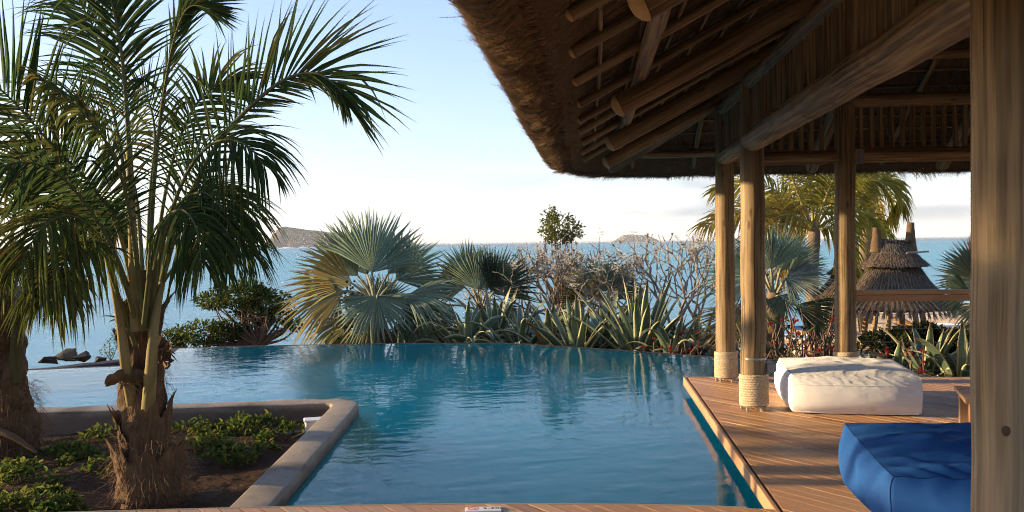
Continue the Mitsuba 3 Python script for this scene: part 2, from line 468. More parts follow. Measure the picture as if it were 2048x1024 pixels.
struct('ground', grid_mesh(-46, 60, 6, 72, 0.4, terrain), M['ground'], 'dry planted bank and sandy beach beyond the pool', smooth=True)
struct('far_ground', grid_mesh(-300, 300, -300, 12, 24, lambda X, Y: 0 * X - 1.75), M['ground'], 'land around and behind the terrace')

# ---- pool: water sheet and the thin wall it spills over
BEDLINE = np.array([(-9.0, 8.52), (-4.95, 8.78), (-2.1, 9.08), (-1.88, 9.08), (-1.76, 8.98), (-1.715, 8.75), (-1.69, 7.5), (-1.655, 5.2)])
BED = Polygon([(-9.6, 5.2), (-9.6, 8.50), (-9.0, 8.52), (-4.95, 8.78), (-2.1, 9.08), (-1.88, 9.08), (-1.76, 8.98), (-1.715, 8.75), (-1.69, 7.5), (-1.655, 5.2)])
wm = trimesh.creation.triangulate_polygon(POOLP.buffer(0.02).difference(BED), engine='earcut')
struct('pool_water', (np.column_stack([wm[0], np.full(len(wm[0]), WATER)]), wm[1]), M['pool_water'], 'calm blue water of the infinity pool')
bs = MB()
fm = trimesh.creation.triangulate_polygon(POOLP.buffer(0.05), engine='earcut'); bs.add(np.column_stack([fm[0], np.full(len(fm[0]), -1.42)]), fm[1])
m = trimesh.creation.extrude_polygon(POOLP.buffer(0.013, join_style=2).difference(POOLP.buffer(-0.02, join_style=2)), 1.23, engine='earcut'); m.apply_translation([0, 0, -1.425]); bs.tm(m)
sk = catmull(np.column_stack([BEDLINE, np.zeros(len(BEDLINE))]), 100); t_s, _, _ = frames(sk); s_s = unit(np.cross(t_s, ZZ))
vs = np.stack([sk - s_s * o + ZZ * z for o, z in ((.10, -.212), (.148, -.215), (.17, -.4), (.24, -.7), (.42, -.98), (.75, -1.2), (1.2, -1.33), (1.8, -1.424))], 1); a_ = np.arange(99)
fil = MB().add(vs.reshape(-1, 3), np.vstack([np.stack([a_ * 8 + q, a_ * 8 + q + 1, a_ * 8 + q + 9, a_ * 8 + q + 8], 1) for q in range(7)]))
struct('pool_basin', bs, M['pool_paint'], 'deep blue painted floor and walls of the pool under the water')
obj('wall_fillet', fil, M['pool_paint'], 'pool_basin', smooth=True)
rim = POOLP.buffer(0.16, join_style=2).difference(POOLP.buffer(0.015, join_style=2))
rim = rim.intersection(sbox(-12, 11.2, 6.2, 20))
rm = MB()
for g in getattr(rim, 'geoms', [rim]):
    m = trimesh.creation.extrude_polygon(g, 1.4, engine='earcut'); m.apply_translation([0, 0, WATER - 0.003 - 1.4]); rm.tm(m)
struct('pool_edge', rm, M['shore_rock'], 'dark wet edge over which the infinity pool spills')
# low stone ledge behind the left arm of the pool
lp = catmull([PZ(-120, 752, -0.22), PZ(40, 741, -0.22), PZ(150, 731, -0.22), PZ(262, 718, -0.22)], 24)
led = MB()
prof = np.array([[-0.16, -0.6], [-0.17, -0.03], [-0.13, 0.0], [0.13, 0.0], [0.17, -0.03], [0.16, -0.6]])
tt, _, _ = frames(lp); sd = unit(np.cross(tt, ZZ))
vv = lp[:, None] + sd[:, None] * prof[None, :, :1] + ZZ * prof[None, :, 1:]
vv = vv + 0.03 * (meshkit.fbm(vv * 5, 3)[..., None] - 0.5)
i, j = np.meshgrid(np.arange(len(lp) - 1), np.arange(5), indexing='ij')
led.add(vv.reshape(-1, 3), np.stack([i * 6 + j, i * 6 + j + 1, (i + 1) * 6 + j + 1, (i + 1) * 6 + j], -1).reshape(-1, 4))
k = obj('stone_ledge', led, M['shore_rock'])
labels[k] = {'label': 'low dark stone ledge running along the far side of the left pool arm', 'category': 'ledge'}

# ---- planter: concrete curb and soil bed
CURB = -0.07
out = [(-9.0, 8.65), (-4.95, 8.92), (-1.86, 9.25), (-1.66, 9.22), (-1.57, 9.02), (-1.60, 8.5), (-1.50, 5.42), (-1.48, 4.9)]
cl = []                                                     # centre line, with a rounded corner
path = np.array([(-9.0, 8.52), (-4.95, 8.78), (-2.1, 9.08), (-1.88, 9.08), (-1.76, 8.98), (-1.715, 8.75), (-1.69, 7.5), (-1.655, 5.2)])
cp = catmull(np.column_stack([path, np.zeros(len(path))]), 120)
tt, _, _ = frames(cp); sd = unit(np.cross(tt, ZZ))          # towards the soil on the near side
prof = np.array([[-0.135, -1.36], [-0.135, -0.035], [-0.130, -0.012], [-0.112, -0.002], [0, 0.002], [0.108, -0.001], [0.126, -0.010], [0.13, -0.030], [0.13, -0.6]])
vv = cp[:, None] + sd[:, None] * prof[None, :, :1] + ZZ * (prof[None, :, 1:] + CURB)
vv = vv + 0.016 * (meshkit.fbm(vv * 7, 3)[..., None] - 0.5)
n = len(prof)
i, j = np.meshgrid(np.arange(len(cp) - 1), np.arange(n - 1), indexing='ij')
struct('curb', (vv.reshape(-1, 3), np.stack([i * n + j, i * n + j + 1, (i + 1) * n + j + 1, (i + 1) * n + j], -1).reshape(-1, 4)), M['concrete'],
       'rounded concrete kerb between the planting bed and the pool', smooth=40)


def soil_z(X, Y):
    b = meshkit.fbm(np.stack([X * 1.1, Y * 1.1, 0 * X], -1), 4, seed=3) - 0.5
    c = meshkit.fbm(np.stack([X * 9, Y * 9, 0 * X], -1), 3, seed=4) - 0.5
    edge = np.clip((X + 2.6) / 0.9, 0, 1)
    return -0.26 + 0.16 * b + 0.045 * c - 0.01 * edge


sg = grid_mesh(-9, -1.58, 4.4, 9.2, 0.045, soil_z)
keep = np.array(sg[0])
bedp = Polygon([(-9.1, 4.3), (-9.1, 8.6), (-4.95, 8.88), (-2.0, 9.1), (-1.74, 8.9), (-1.70, 7.5), (-1.66, 4.3)])
inside = __import__('shapely').contains_xy(bedp, keep[:, 0], keep[:, 1])
struct('soil_bed', (sg[0], sg[1][inside[sg[1]].all(1)]), M['soil'], 'dark crumbly soil of the planting bed beside the pool', smooth=True)

# ---- islands and surf
def island(name, label, dist, px0, px1, hy, profile, depth_ratio=0.35, seed=0):
    """profile: (px, py) ridge line of the photograph; the body runs away from the viewer."""
    a, b = P(px0, hy, dist), P(px1, hy, dist)
    pts = np.array([P(x, y, dist) for x, y in profile])
    w = b[0] - a[0]; nu, nv = 110, 40
    X = np.linspace(a[0], b[0], nu); H = np.interp(X, pts[:, 0], pts[:, 2] + 4.5)
    V = np.linspace(0, 1, nv)
    prof_ = np.interp(V, [0, 0.05, 0.12, 0.2, 0.5, 0.8, 1], [0, 0.45, 0.86, 1.0, 1.0, 0.7, 0])
    Y = dist + (V[None, :] - 0.15) * w * depth_ratio + 0 * X[:, None]
    Z = H[:, None] * prof_[None, :]
    q = np.stack([X[:, None] + 0 * Y, Y, Z], -1)
    nz = meshkit.fbm(q * (9 / w) + seed, 5, seed=seed) - 0.5
    nz2 = meshkit.fbm(q * [40 / w, 40 / w, 8 / w], 4, seed=seed + 1) - 0.5
    Z2 = np.maximum(Z * (1 + 0.14 * nz + 0.04 * nz2), 0) - 4.6
    Y2 = Y + w * 0.06 * nz + w * 0.02 * nz2
    v = np.stack([X[:, None] + 0 * Y, Y2, Z2], -1).reshape(-1, 3)
    i, j = np.meshgrid(np.arange(nu - 1), np.arange(nv - 1), indexing='ij')
    f = np.stack([i * nv + j, (i + 1) * nv + j, (i + 1) * nv + j + 1, i * nv + j + 1], -1).reshape(-1, 4)
    struct(name, (v, f), M['island_rock'], label, smooth=40)


ISL = 3000.0
island('island', 'steep rocky island with a sheer cliff at its left end', ISL, 512, 828, 493,
       [(512, 493), (520, 490), (536, 483), (545, 468), (553, 457), (566, 453), (580, 455), (610, 459), (650, 464), (700, 469), (760, 474), (796, 475), (815, 477), (820, 487), (828, 489)], 0.4, 3)
island('distant_island', 'low pale island on the horizon behind the bare shrubs', ISL * 1.6, 1226, 1318, 482.5,
       [(1226, 483), (1236, 478), (1247, 470), (1256, 469), (1290, 471), (1304, 474), (1318, 481)], 0.4, 8)
fo = MB()
for (px, py, wd, th) in [(572, 496.5, 36, 2.6), (604, 495, 14, 2.2), (618, 496, 22, 1.6), (822, 489.5, 26, 1.5), (545, 494, 18, 1.2), (588, 493.5, 16, 1.2), (1180, 485, 26, 0.9)]:
    c = PZ(px, py, -4.4); D = c[1]; s = D / FPX
    nu = 30; X = np.linspace(-0.5, 0.5, nu) * wd * s
    hgt = th * s * np.sin(np.pi * (np.arange(nu) + .5) / nu) ** .6 * (0.45 + 0.75 * meshkit.noise(np.column_stack([np.arange(nu) * .45 + px, np.zeros(nu), np.zeros(nu)])))
    rows = [(0, 0.0), (6, 0.6), (14, 1.0), (24, 0.7), (34, 0.0)]
    v = np.array([[c[0] + x, D + yo, -4.5 + h * k_] for x, h in zip(X, hgt) for yo, k_ in rows])
    i, j = np.meshgrid(np.arange(nu - 1), np.arange(4), indexing='ij')
    fo.add(v, np.stack([i * 5 + j, (i + 1) * 5 + j, (i + 1) * 5 + j + 1, i * 5 + j + 1], -1).reshape(-1, 4))
k = obj('surf', fo, M['foam'], smooth=True)
labels[k] = {'label': 'white lines of surf breaking in front of the rocky island', 'category': 'surf', 'kind': 'stuff'}

# ---- rocks on the shore
for i_, (px, py, Y, r) in enumerate([(118, 716, 19, .16), (140, 713, 20, .25), (166, 718, 18, .17), (96, 720, 18, .13), (200, 721, 17.5, .12), (330, 706, 19, .2), (20, 600, 92, 2.4), (44, 604, 92, 1.8), (130, 520, 420, 5)][:8]):
    p = P(px, py, Y)
    rg = np.random.default_rng(i_ + 50); hull = trimesh.convex.convex_hull(rg.normal(0, 1, (16, 3)) / 1.4)
    for _ in range(3): hull = hull.subdivide()
    m = hull; v = np.array(m.vertices)
    v = (v + 0.28 * (meshkit.fbm(v * 2.2 + i_ * 9, 4)[:, None] - .5)) * [r, r * .7, r * 0.5]
    k = obj(fresh('shore_rock').replace('shore_rock', 'shore_rock'), (v + p, m.faces), M['shore_rock'], smooth=35)
    COUNT['shore_rock'] = i_ + 1
    lab = ['dark rock low on the bank, second from the left behind the pool', 'largest dark rock on the bank, behind the left pool arm', 'dark rock just right of the largest one on the bank',
           'smallest dark rock at the left end of the rocks on the bank', 'small dark rock nearest the big palm trunk on the bank', 'dark rock on the bank below the spreading bush',
           'dark reef rock standing in the sea at the far left edge', 'smaller dark reef rock standing in the sea beside the left one'][i_]
    labels[k] = {'label': lab, 'category': 'rock', 'group': 'dark rocks along the shore'}

# ================================================================== DECK AND TERRACE
dk = [W(1.06, 4.6, 0)[:2], W(1.06, 10.03, 0)[:2], W(8.4, 10.03, 0)[:2], W(8.4, 1.2, 0)[:2], W(1.06, 1.2, 0)[:2]]
DECKP = Polygon(dk)
edge = [(-7.5, 4.80), (-3.6, 5.05), (-1.85, 5.145), (-0.9, 5.172), (-0.1, 5.168), (0.8, 5.105), (1.34, 5.035), (1.9, 4.9)]
TERP = Polygon(edge + [(1.6, 1.2), (-7.5, 1.2)]).difference(DECKP.buffer(0.008))
bd = unit(-UU + 1.12 * VV)[:2]; bn = np.array([bd[1], -bd[0]])        # board direction, and across


def boards(poly, holder, pitch, off):
    c0 = np.array(poly.centroid.coords[0]); n = 0
    lo = min((np.array(q) @ bn) for q in poly.exterior.coords); hi = max((np.array(q) @ bn) for q in poly.exterior.coords)
    a = math.floor(lo / pitch)
    while a * pitch < hi:
        q0 = a * pitch + 0.0045; q1 = (a + 1) * pitch - 0.0045
        strip = Polygon([bn * q0 - bd * 40, bn * q1 - bd * 40, bn * q1 + bd * 40, bn * q0 + bd * 40])
        g = poly.intersection(strip)
        for piece in getattr(g, 'geoms', [g]):
            if piece.is_empty or piece.area < 0.004: continue
            # butt joints along the board
            s = [np.array(q) @ bd for q in piece.exterior.coords]; cuts = []
            x = min(s) + RNG.uniform(1.2, 3.2)
            while x < max(s) - 0.7: cuts.append(x); x += RNG.uniform(2.4, 3.6)
            ends = [min(s) - 1] + cuts + [max(s) + 1]
            for e0, e1 in zip(ends[:-1], ends[1:]):
                seg = piece.intersection(Polygon([bn * q0 + bd * (e0 + .002), bn * q1 + bd * (e0 + .002), bn * q1 + bd * (e1 - .002), bn * q0 + bd * (e1 - .002)]))
                if seg.is_empty or seg.area < 0.003 or seg.geom_type != 'Polygon': continue
                m = trimesh.creation.extrude_polygon(seg, 0.025, engine='earcut')
                v = np.array(m.vertices); zj = RNG.normal(0, 0.0006); tl = RNG.normal(0, 0.006)
                ac = v[:, :2] @ bn - (q0 + q1) / 2; al = v[:, :2] @ bd
                v[:, 2] += -0.025 + zj + tl * ac
                V3 = v[m.faces].reshape(-1, 3); uv = np.stack([ac + (n + off) * 1.0, al + n * 0.7], 1)[m.faces].reshape(-1, 2)
                scene[fresh(holder + '__board')] = mikit.ply((V3, np.arange(len(V3)).reshape(-1, 3)), M['board_wood'], smooth=False, uv=uv)
                n += 1
        a += 1


def joists(poly, z0, z1):
    mb = MB()
    g = poly.buffer(-0.03)
    m = trimesh.creation.extrude_polygon(g, z1 - z0, engine='earcut'); m.apply_translation([0, 0, z0]); mb.tm(m)
    return mb


struct('deck', joists(DECKP, -0.075, -0.032), M['bark'], 'raised timber deck under the thatched pavilion', color=True)
boards(DECKP.buffer(-0.022, join_style=2), 'deck', 0.098, 3)
struct('terrace', joists(TERP.buffer(-0.01), -1.41, -0.032), M['bark'], 'timber terrace in the foreground', color=True)
boards(TERP, 'terrace', 0.098, 400)


def plank(p0, p1, w, h, uvo, holder, name, bsdf=None, side=None, smooth=False, label=None):
    p0, p1 = np.asarray(p0, float), np.asarray(p1, float)
    ax = unit(p1 - p0); L = np.linalg.norm(p1 - p0)
    y = unit(np.cross(ZZ if side is None else side, ax)); z = np.cross(ax, y)
    v, f, uv = box_mesh((L, w, h), (p0 + p1) / 2, np.stack([ax, y, z]), 0.004, uvo)
    mb = MB().add(v, f, uv)
    return obj(name, mb, bsdf or M['board_wood'], holder, uv=True, label=label)


FASCIA = (821, 832)
# fascia boards round the deck
for q, (a, b) in enumerate([((1.05, 4.66), (1.05, 7.4)), ((1.05, 7.404), (1.05, 10.03))]):
    plank(W(*a, -0.046), W(*b, -0.046), 0.028, 0.094, FASCIA[q], 'deck', 'fascia_board')
plank(W(1.04, 10.04, -0.046), W(4.6, 10.04, -0.046), 0.028, 0.094, 803, 'deck', 'fascia_board')
plank(W(4.604, 10.04, -0.046), W(8.4, 10.04, -0.046), 0.028, 0.094, 804, 'deck', 'fascia_board')
# a thin trim along the curved edge of the terrace
tr = MB()
te = catmull([(x, y + 0.012, 0) for x, y in edge[:-1]], 60)
tt, _, _ = frames(te); sd = unit(np.cross(tt, ZZ))
pf = np.array([[-0.012, -0.13], [-0.012, -0.004], [-0.008, 0.001], [0.006, 0.001], [0.010, -0.003], [0.010, -0.12]])
vv = te[:, None] + sd[:, None] * pf[None, :, :1] + ZZ * pf[None, :, 1:]
i, j = np.meshgrid(np.arange(59), np.arange(5), indexing='ij')
tr.add(vv.reshape(-1, 3), np.stack([i * 6 + j, i * 6 + j + 1, (i + 1) * 6 + j + 1, (i + 1) * 6 + j], -1).reshape(-1, 4), None, (0.30, 0.235, 0.16))
obj('edge_trim', tr, M['bark'], 'terrace', color=True)
# dark piers under the deck
pm = MB()
for u in np.arange(1.5, 8.2, 1.6):
    for v_ in (5.4, 7.0, 8.6, 9.8):
        b = box_mesh((0.2, 0.2, 1.34), W(u, v_, -0.748)); pm.add(b[0], b[1], None, (0.10, 0.08, 0.06))
obj('pier', pm, M['bark'], 'deck', color=True, kind='stuff')

# depth plate let into the terrace edge
pl = thing('depth_sign', 'white depth plate reading 1.20m with a no diving symbol at the terrace edge', 'sign')
pc = PZ(967, 1018.5, 0.006); pc[2] = 0.0055
obj('plate', MB().add(*box_mesh((0.208, 0.075, 0.008), pc, None, 0.002)[:2]), M['white_plastic'], pl)
m = meshkit.text_mesh('1.20m', 0.026, 0.0012, bold=True); m.apply_scale([1.25, 1, 1]); m.apply_translation(pc + [-0.005, -0.005, 0.0042])
obj('lettering', m, M['ink_black'], pl)
ring = trimesh.creation.annulus(0.024, 0.029, 0.0012, sections=40); ring.apply_scale([1.1, 1, 1]); ring.apply_translation(pc + [-0.06, 0.008, 0.0048])
bar = trimesh.creation.box((0.054, 0.005, 0.0012)); bar.apply_transform(trimesh.transformations.rotation_matrix(-0.7, [0, 0, 1])); bar.apply_translation(pc + [-0.06, 0.008, 0.0062])
obj('symbol', trimesh.util.concatenate([ring, bar]), M['ink_red'], pl)
dv = trimesh.util.concatenate([trimesh.creation.cylinder(0.005, 0.0012, sections=16)] + [trimesh.creation.box((0.02, 0.006, 0.0012))])
dv.apply_translation(pc + [-0.056, 0.010, 0.0047]); obj('diver', dv, M['ink_black'], pl)

# ================================================================== PAVILION
PV = thing('pavilion', 'open timber pavilion with a thick thatched roof over the deck', 'pavilion')
H0 = 1.55                                                   # heights H of the notes below are above the camera
SL = 0.53                                                   # roof slope
UE, VE = -0.06, 11.4                                        # line of the rafter ends, left and far side
UR, VN = 8.5, 1.55                                          # right and near side
UC = (UE + UR) / 2


def hs(d): return H0 + 0.95 + SL * d                       # height of the thin rafters' axis, d inside the line of their ends


UVO = [1000]


def pole(name, p0, p1, r0, r1=None, parent=None, sides=18, dome=0.35, n=8, wob=0.004, label=None):
    p = np.linspace(p0, p1, n)
    UVO[0] += 37
    p = p + np.concatenate([[np.zeros(3)], RNG.normal(0, wob, (n - 2, 3)), [np.zeros(3)]])
    v, f, uv = tube(p, np.linspace(r0, r0 if r1 is None else r1, n), sides, dome=dome, uvo=UVO[0] * 10.0 * 0)
    uv = uv + [UVO[0] * 1.31, UVO[0] * 37.0 % 3700]
    return obj(name, MB().add(v, f, uv), M['pole_wood'], parent or PV, smooth=True, uv=True, label=label)


def rope_wrap(col, c, r, z0, z1, rr=0.0115):
    turns = int((z1 - z0) / (2.02 * rr)); n = turns * 84
    a = np.linspace(0, turns * 2 * np.pi, n)
    z = z0 + rr + (z1 - z0 - 2 * rr) * np.linspace(0, 1, n)
    wob = 0.0035 * (meshkit.noise(np.column_stack([a * 0.9, a * 0, a * 0])) - 0.5)
    p = np.stack([c[0] + (r + rr * .8 + wob) * np.cos(a), c[1] + (r + rr * .8 + wob) * np.sin(a), z + wob], 1)
    s_per = (r * 2 * np.pi) / 84
    v, f, uv = tube(p, rr * 0.9, 9, mod=lambda s, t: rr * 0.34 * np.abs(np.cos(1.5 * t - s * 2 * np.pi / 0.085 * 1.5)) - rr * 0.1)
    return obj('rope_wrap', MB().add(v, f, uv), M['rope'], col, smooth=True)


def cut_end(parent, p, d, r):
    """The pale sawn end of a pole: a low dome just proud of it."""
    d = unit(d); x = unit(np.cross(d, ZZ)); y = np.cross(d, x); V, n = [], 18
    for k_ in (1.012, .97, .8, .5, .2):
        a = np.arange(n) * 2 * np.pi / n
        V.append(p + d * (.003 + .62 * r * math.sqrt(max(1 - min(k_, 1) ** 2, 0))) + r * k_ * (np.cos(a)[:, None] * x + np.sin(a)[:, None] * y))
    V = np.vstack(V); i, j = np.meshgrid(np.arange(4), np.arange(n), indexing='ij')
    f = np.stack([i * n + j, i * n + (j + 1) % n, (i + 1) * n + (j + 1) % n, (i + 1) * n + j], -1).reshape(-1, 4)
    f = np.vstack([f[:, [0, 1, 2]], f[:, [0, 2, 3]], [[4 * n, 4 * n + a, 4 * n + a + 1] for a in range(1, n - 1)]])
    obj('cut_end', (V, f), M['cut_wood'], parent, smooth=True)


def column(U, V, r, rope, ztop, label, feet=True, z0=0.035):
    c = W(U, V, 0)
    k = pole('column', W(U, V, z0), W(U + 0.004, V, ztop), r * 1.04, r * 0.97, dome=0.0, n=14, sides=40, wob=0.0025, label=label)
    if rope: rope_wrap(k, c, r * 1.03, 0.03, 0.335)
    if feet:
        mb = MB()
        for a in (0.3, 1.5, 2.7, 3.9, 5.1):
            v, f, uv = tube([c + [r * 1.02 * math.cos(a), r * 1.02 * math.sin(a), 0.0], c + [r * 1.02 * math.cos(a), r * 1.02 * math.sin(a), 0.035]], 0.012, 8)
            mb.add(v, f, uv)
        obj('foot_bolts', mb, M['steel'], k)
    return k


CU = 1.475
CA, CB, CC, CD = (CU, 9.77), (CU, 8.13), (2.745, 9.74), (1.475, 3.26)
ZP = hs(CU - UE) - 0.34
column(*CA, 0.103, True, ZP, 'far left corner post wrapped in rope at its foot')
column(*CB, 0.108, True, ZP, 'post in front of the corner post, carrying a small grey box above its rope')
column(*CC, 0.108, True, ZP, 'shaded post behind the white cushion')
column(*CD, 0.112, True, ZP + 0.2, 'thick near post at the right edge, with a dark knot')
for q, (kx, ky, kr) in enumerate([(2012, 862, .014)]):
    kd = unit((P(kx, ky, 3.0) - CAM) * [1, 1, 0]); dc = W(*CD, 0); rel = dc - CAM * [1, 1, 0]
    tca = rel @ kd; tq = tca - math.sqrt(max(.1125 ** 2 - (rel @ rel - tca ** 2), 0)); kp = CAM * [1, 1, 0] + kd * tq; kp[2] = P(kx, ky, kp[1])[2]
    m = trimesh.creation.icosphere(3, 1.0); nn = unit((kp - dc) * [1, 1, 0]); sx = np.cross(ZZ, nn); kv = np.array(m.vertices)
    kv = kp + (kv[:, :1] * sx * kr + kv[:, 1:2] * ZZ * kr * 1.35 + kv[:, 2:] * nn * .0035)
    rad = np.hypot(np.array(m.vertices)[:, 0], np.array(m.vertices)[:, 1])
    obj('knot', MB().add(kv, m.faces, None, np.array([.065, .042, .026]) * (.8 + .7 * meshkit.fbm(np.array(m.vertices) * 4, 3))[:, None]), M['bark'], PV + '__column_003', smooth=True, color=True)
column(5.6, 9.74, 0.108, True, ZP, 'far post hidden behind the near post')
column(7.0, 9.74, 0.108, True, ZP, None)
column(7.0, 8.1, 0.108, True, ZP, None)
column(7.0, 3.26, 0.108, True, ZP, None)
BZ = H0 + 0.905
pole('header_beam', W(CU, 3.26, BZ), W(CU, 8.06, BZ - .005), 0.112, 0.105, n=10, sides=28, dome=0.5, label='long round header beam from the near post to the front post')
pole('header_beam', W(CU, 8.2, BZ), W(CU, 9.72, BZ), 0.085, 0.088, n=6, sides=24, dome=0.5)
pole('header_beam', W(CU - .05, 9.76, BZ - .02), W(2.70, 9.75, BZ - .02), 0.075, n=6)
pole('header_beam', W(2.79, 9.75, BZ - .015), W(7.0, 9.75, BZ - .015), 0.078, n=8)
ZPL = hs(CU - UE) - 0.34
pole('wall_plate', W(CU, 1.7, ZPL), W(CU, 9.9, ZPL), 0.075, n=10)
pole('wall_plate', W(CU + .05, 9.75, ZPL + .06), W(7.1, 9.75, ZPL + .06), 0.075, n=10)
pole('wall_plate', W(7.0, 3.2, ZPL), W(7.0, 9.8, ZPL), 0.075, n=10)
pole('header_beam', W(7.0, 3.2, BZ), W(7.0, 9.7, BZ), 0.085, n=8)
# slats between header beam and wall plate
for v_ in np.arange(3.45, 7.98, 0.098):
    pole('slat', W(CU + RNG.normal(0, .004), v_ + RNG.normal(0, .006), BZ + 0.06), W(CU + RNG.normal(0, .004), v_ + RNG.normal(0, .006), ZPL - 0.02), RNG.uniform(0.030, 0.037), sides=10, n=4, dome=0, wob=.001)
for v_ in np.arange(8.30, 9.62, 0.098):
    pole('slat', W(CU, v_, BZ + 0.05), W(CU, v_, ZPL - 0.02), RNG.uniform(0.028, 0.034), sides=10, n=4, dome=0, wob=.001)
for u in np.concatenate([np.arange(CU + .17, 2.6, 0.108), np.arange(2.92, 5.5, 0.108)]):
    pole('slat', W(u + RNG.normal(0, .006), 9.75, BZ + 0.02), W(u + RNG.normal(0, .006), 9.75, ZPL + .02), RNG.uniform(0.026, 0.032), sides=10, n=4, dome=0, wob=.001)
# small grey socket box on the front post, steel straps at the beam joints
bx = thing('socket_box', 'small grey electrical box fixed to the front post above its rope wrap', 'electrical box')
bc = W(CB[0] + 0.145, CB[1] - 0.02, 0.385)
obj('casing', MB().add(*box_mesh((0.075, 0.06, 0.085), bc, np.array([UU, VV, ZZ]), 0.006)[:2]), M['grey_plastic'], bx)
obj('cover', MB().add(*box_mesh((0.006, 0.05, 0.07), bc + UU * 0.042, np.array([UU, VV, ZZ]), 0.002)[:2]), M['grey_plastic'], bx)
obj('clamp', trimesh.creation.annulus(0.1085, 0.1115, 0.018, sections=40).apply_translation(W(*CB, 0.47)), M['steel'], PV + '__column_001')
for (u, v_) in ((CC[0] + 0.12, CC[1] - 0.06), (CB[0] + 0.16, CA[1] - 0.07), (CC[0] + .16, CC[1] - .07)):
    obj('steel_bracket', MB().add(*box_mesh((0.05, 0.012, 0.16), W(u, v_, BZ - 0.03), np.array([UU, VV, ZZ]), 0.002)[:2]), M['grey_plastic'], PV)

# rafters: the big poles, the purlin over them, the thin poles over that
def big_rafter(p_end, direction, d0, d1, r=0.074):
    a = np.array(p_end); b = np.array(direction)
    q0 = a + b * d0; q1 = a + b * d1
    e0, e1 = W(q0[0], q0[1], hs(d0) - 0.205), W(q1[0], q1[1], hs(d1) - 0.205)
    k = pole('rafter', e0, e1, r, r * 0.96, n=8, sides=22, dome=0.0)
    cut_end(k, e0, e0 - e1, r)
    return k


for v_ in (3.28, 5.76, 7.95, 9.86):
    big_rafter((UE, v_), (1, 0), 0.262, min(UC - UE, VE - v_ + 1.2, v_ - VN + 2.4))
for u in (2.75, 4.3, 5.9, 7.0):
    big_rafter((u, VE), (0, -1), 0.262, min(u - UE + 0.1, UR - u + .1, 4.2))
big_rafter((UE, VE), (1, -1), 0.35, 4.2, 0.08)
pole('purlin', W(UE + .40, 1.9, hs(.40) - .082), W(UE + .40, VE - .40, hs(.40) - .082), 0.048, n=12)
pole('purlin', W(UE + .40, VE - .40, hs(.40) - .085), W(UR - .4, VE - .40, hs(.40) - .085), 0.048, n=12)
for d in (1.95, 3.0):
    pole('purlin', W(UE + d, VN + d, hs(d) - .085), W(UE + d, VE - d, hs(d) - .085), 0.05, n=10)
    pole('purlin', W(UE + d, VE - d, hs(d) - .087), W(UR - d, VE - d, hs(d) - .087), 0.05, n=10)
for v_ in (2.9, 3.68, 4.41, 5.21, 6.05, 6.87, 7.56, 8.4, 9.3, 10.15, 10.95):
    d1 = min(UC - UE, VE - v_, v_ - VN)
    if d1 > .3:
        e0, e1 = W(UE + RNG.normal(0, .012), v_, hs(0)), W(UE + d1, v_ + RNG.normal(0, .02), hs(d1))
        cut_end(pole('thin_rafter', e0, e1, 0.031, 0.029, sides=14, n=8, dome=0.0), e0, e0 - e1, .031)
for u in np.arange(0.55, 8.0, 0.78):
    d1 = min(u - UE, UR - u)
    pole('thin_rafter', W(u, VE + RNG.normal(0, .012), hs(0)), W(u + RNG.normal(0, .02), VE - d1, hs(d1)), 0.031, 0.029, sides=14, n=8, dome=0.5)
for d in np.arange(0.12, 3.4, 0.235):
    z = hs(d) + .04
    if VE - d - (VN + d) > .3:
        pole('batten', W(UE + d, VN + d, z), W(UE + d, VE - d, z), 0.012, sides=8, n=10, dome=0, wob=.006)
    pole('batten', W(UE + d, VE - d, z), W(UR - d, VE - d, z), 0.012, sides=8, n=10, dome=0, wob=.006)

# thatch: rings round the plan, from the underside over the thick cut eave to the outer slope
def ring_at(inset, ns=90, nc=18, r0=1.05):
    """Rounded rectangle drawn 'inset' inside the line of rafter ends, always with the same number of points."""
    x0, x1, y0, y1 = UE + inset, UR - inset, VN + inset, VE - inset
    if x1 < x0: x0 = x1 = (x0 + x1) / 2
    if y1 < y0: y0 = y1 = (y0 + y1) / 2
    r = min(max(r0 - inset, 0.02), (x1 - x0) / 2 + 1e-3, (y1 - y0) / 2 + 1e-3); pts = []
    cs = [((x0 + r, y0 + r), math.pi, 'y'), ((x0 + r, y1 - r), math.pi / 2, 'x'), ((x1 - r, y1 - r), 0, 'y'), ((x1 - r, y0 + r), -math.pi / 2, 'x')]
    for q in range(4):
        (cx, cy), a0, _ = cs[q]; (nx_, ny_), a1, _ = cs[(q + 1) % 4]
        # corner arc, going clockwise: from near-left up the left side
        aa = np.linspace(a0 + math.pi / 2 if q == 0 else a0 + math.pi / 2, a0, nc)
        aa = {0: np.linspace(1.5 * math.pi, math.pi, nc), 1: np.linspace(math.pi, .5 * math.pi, nc), 2: np.linspace(.5 * math.pi, 0, nc), 3: np.linspace(0, -.5 * math.pi, nc)}[q]
        arc = np.stack([cx + r * np.cos(aa), cy + r * np.sin(aa)], 1)
        b0 = {0: math.pi, 1: .5 * math.pi, 2: 0, 3: -.5 * math.pi}[q]
        e0 = arc[-1]; e1 = np.array([nx_ + r * math.cos(b0), ny_ + r * math.sin(b0)])
        t = np.linspace(0, 1, ns + 1)[1:-1, None]
        pts += [arc, e0 + (e1 - e0) * t]
    return np.vstack(pts)


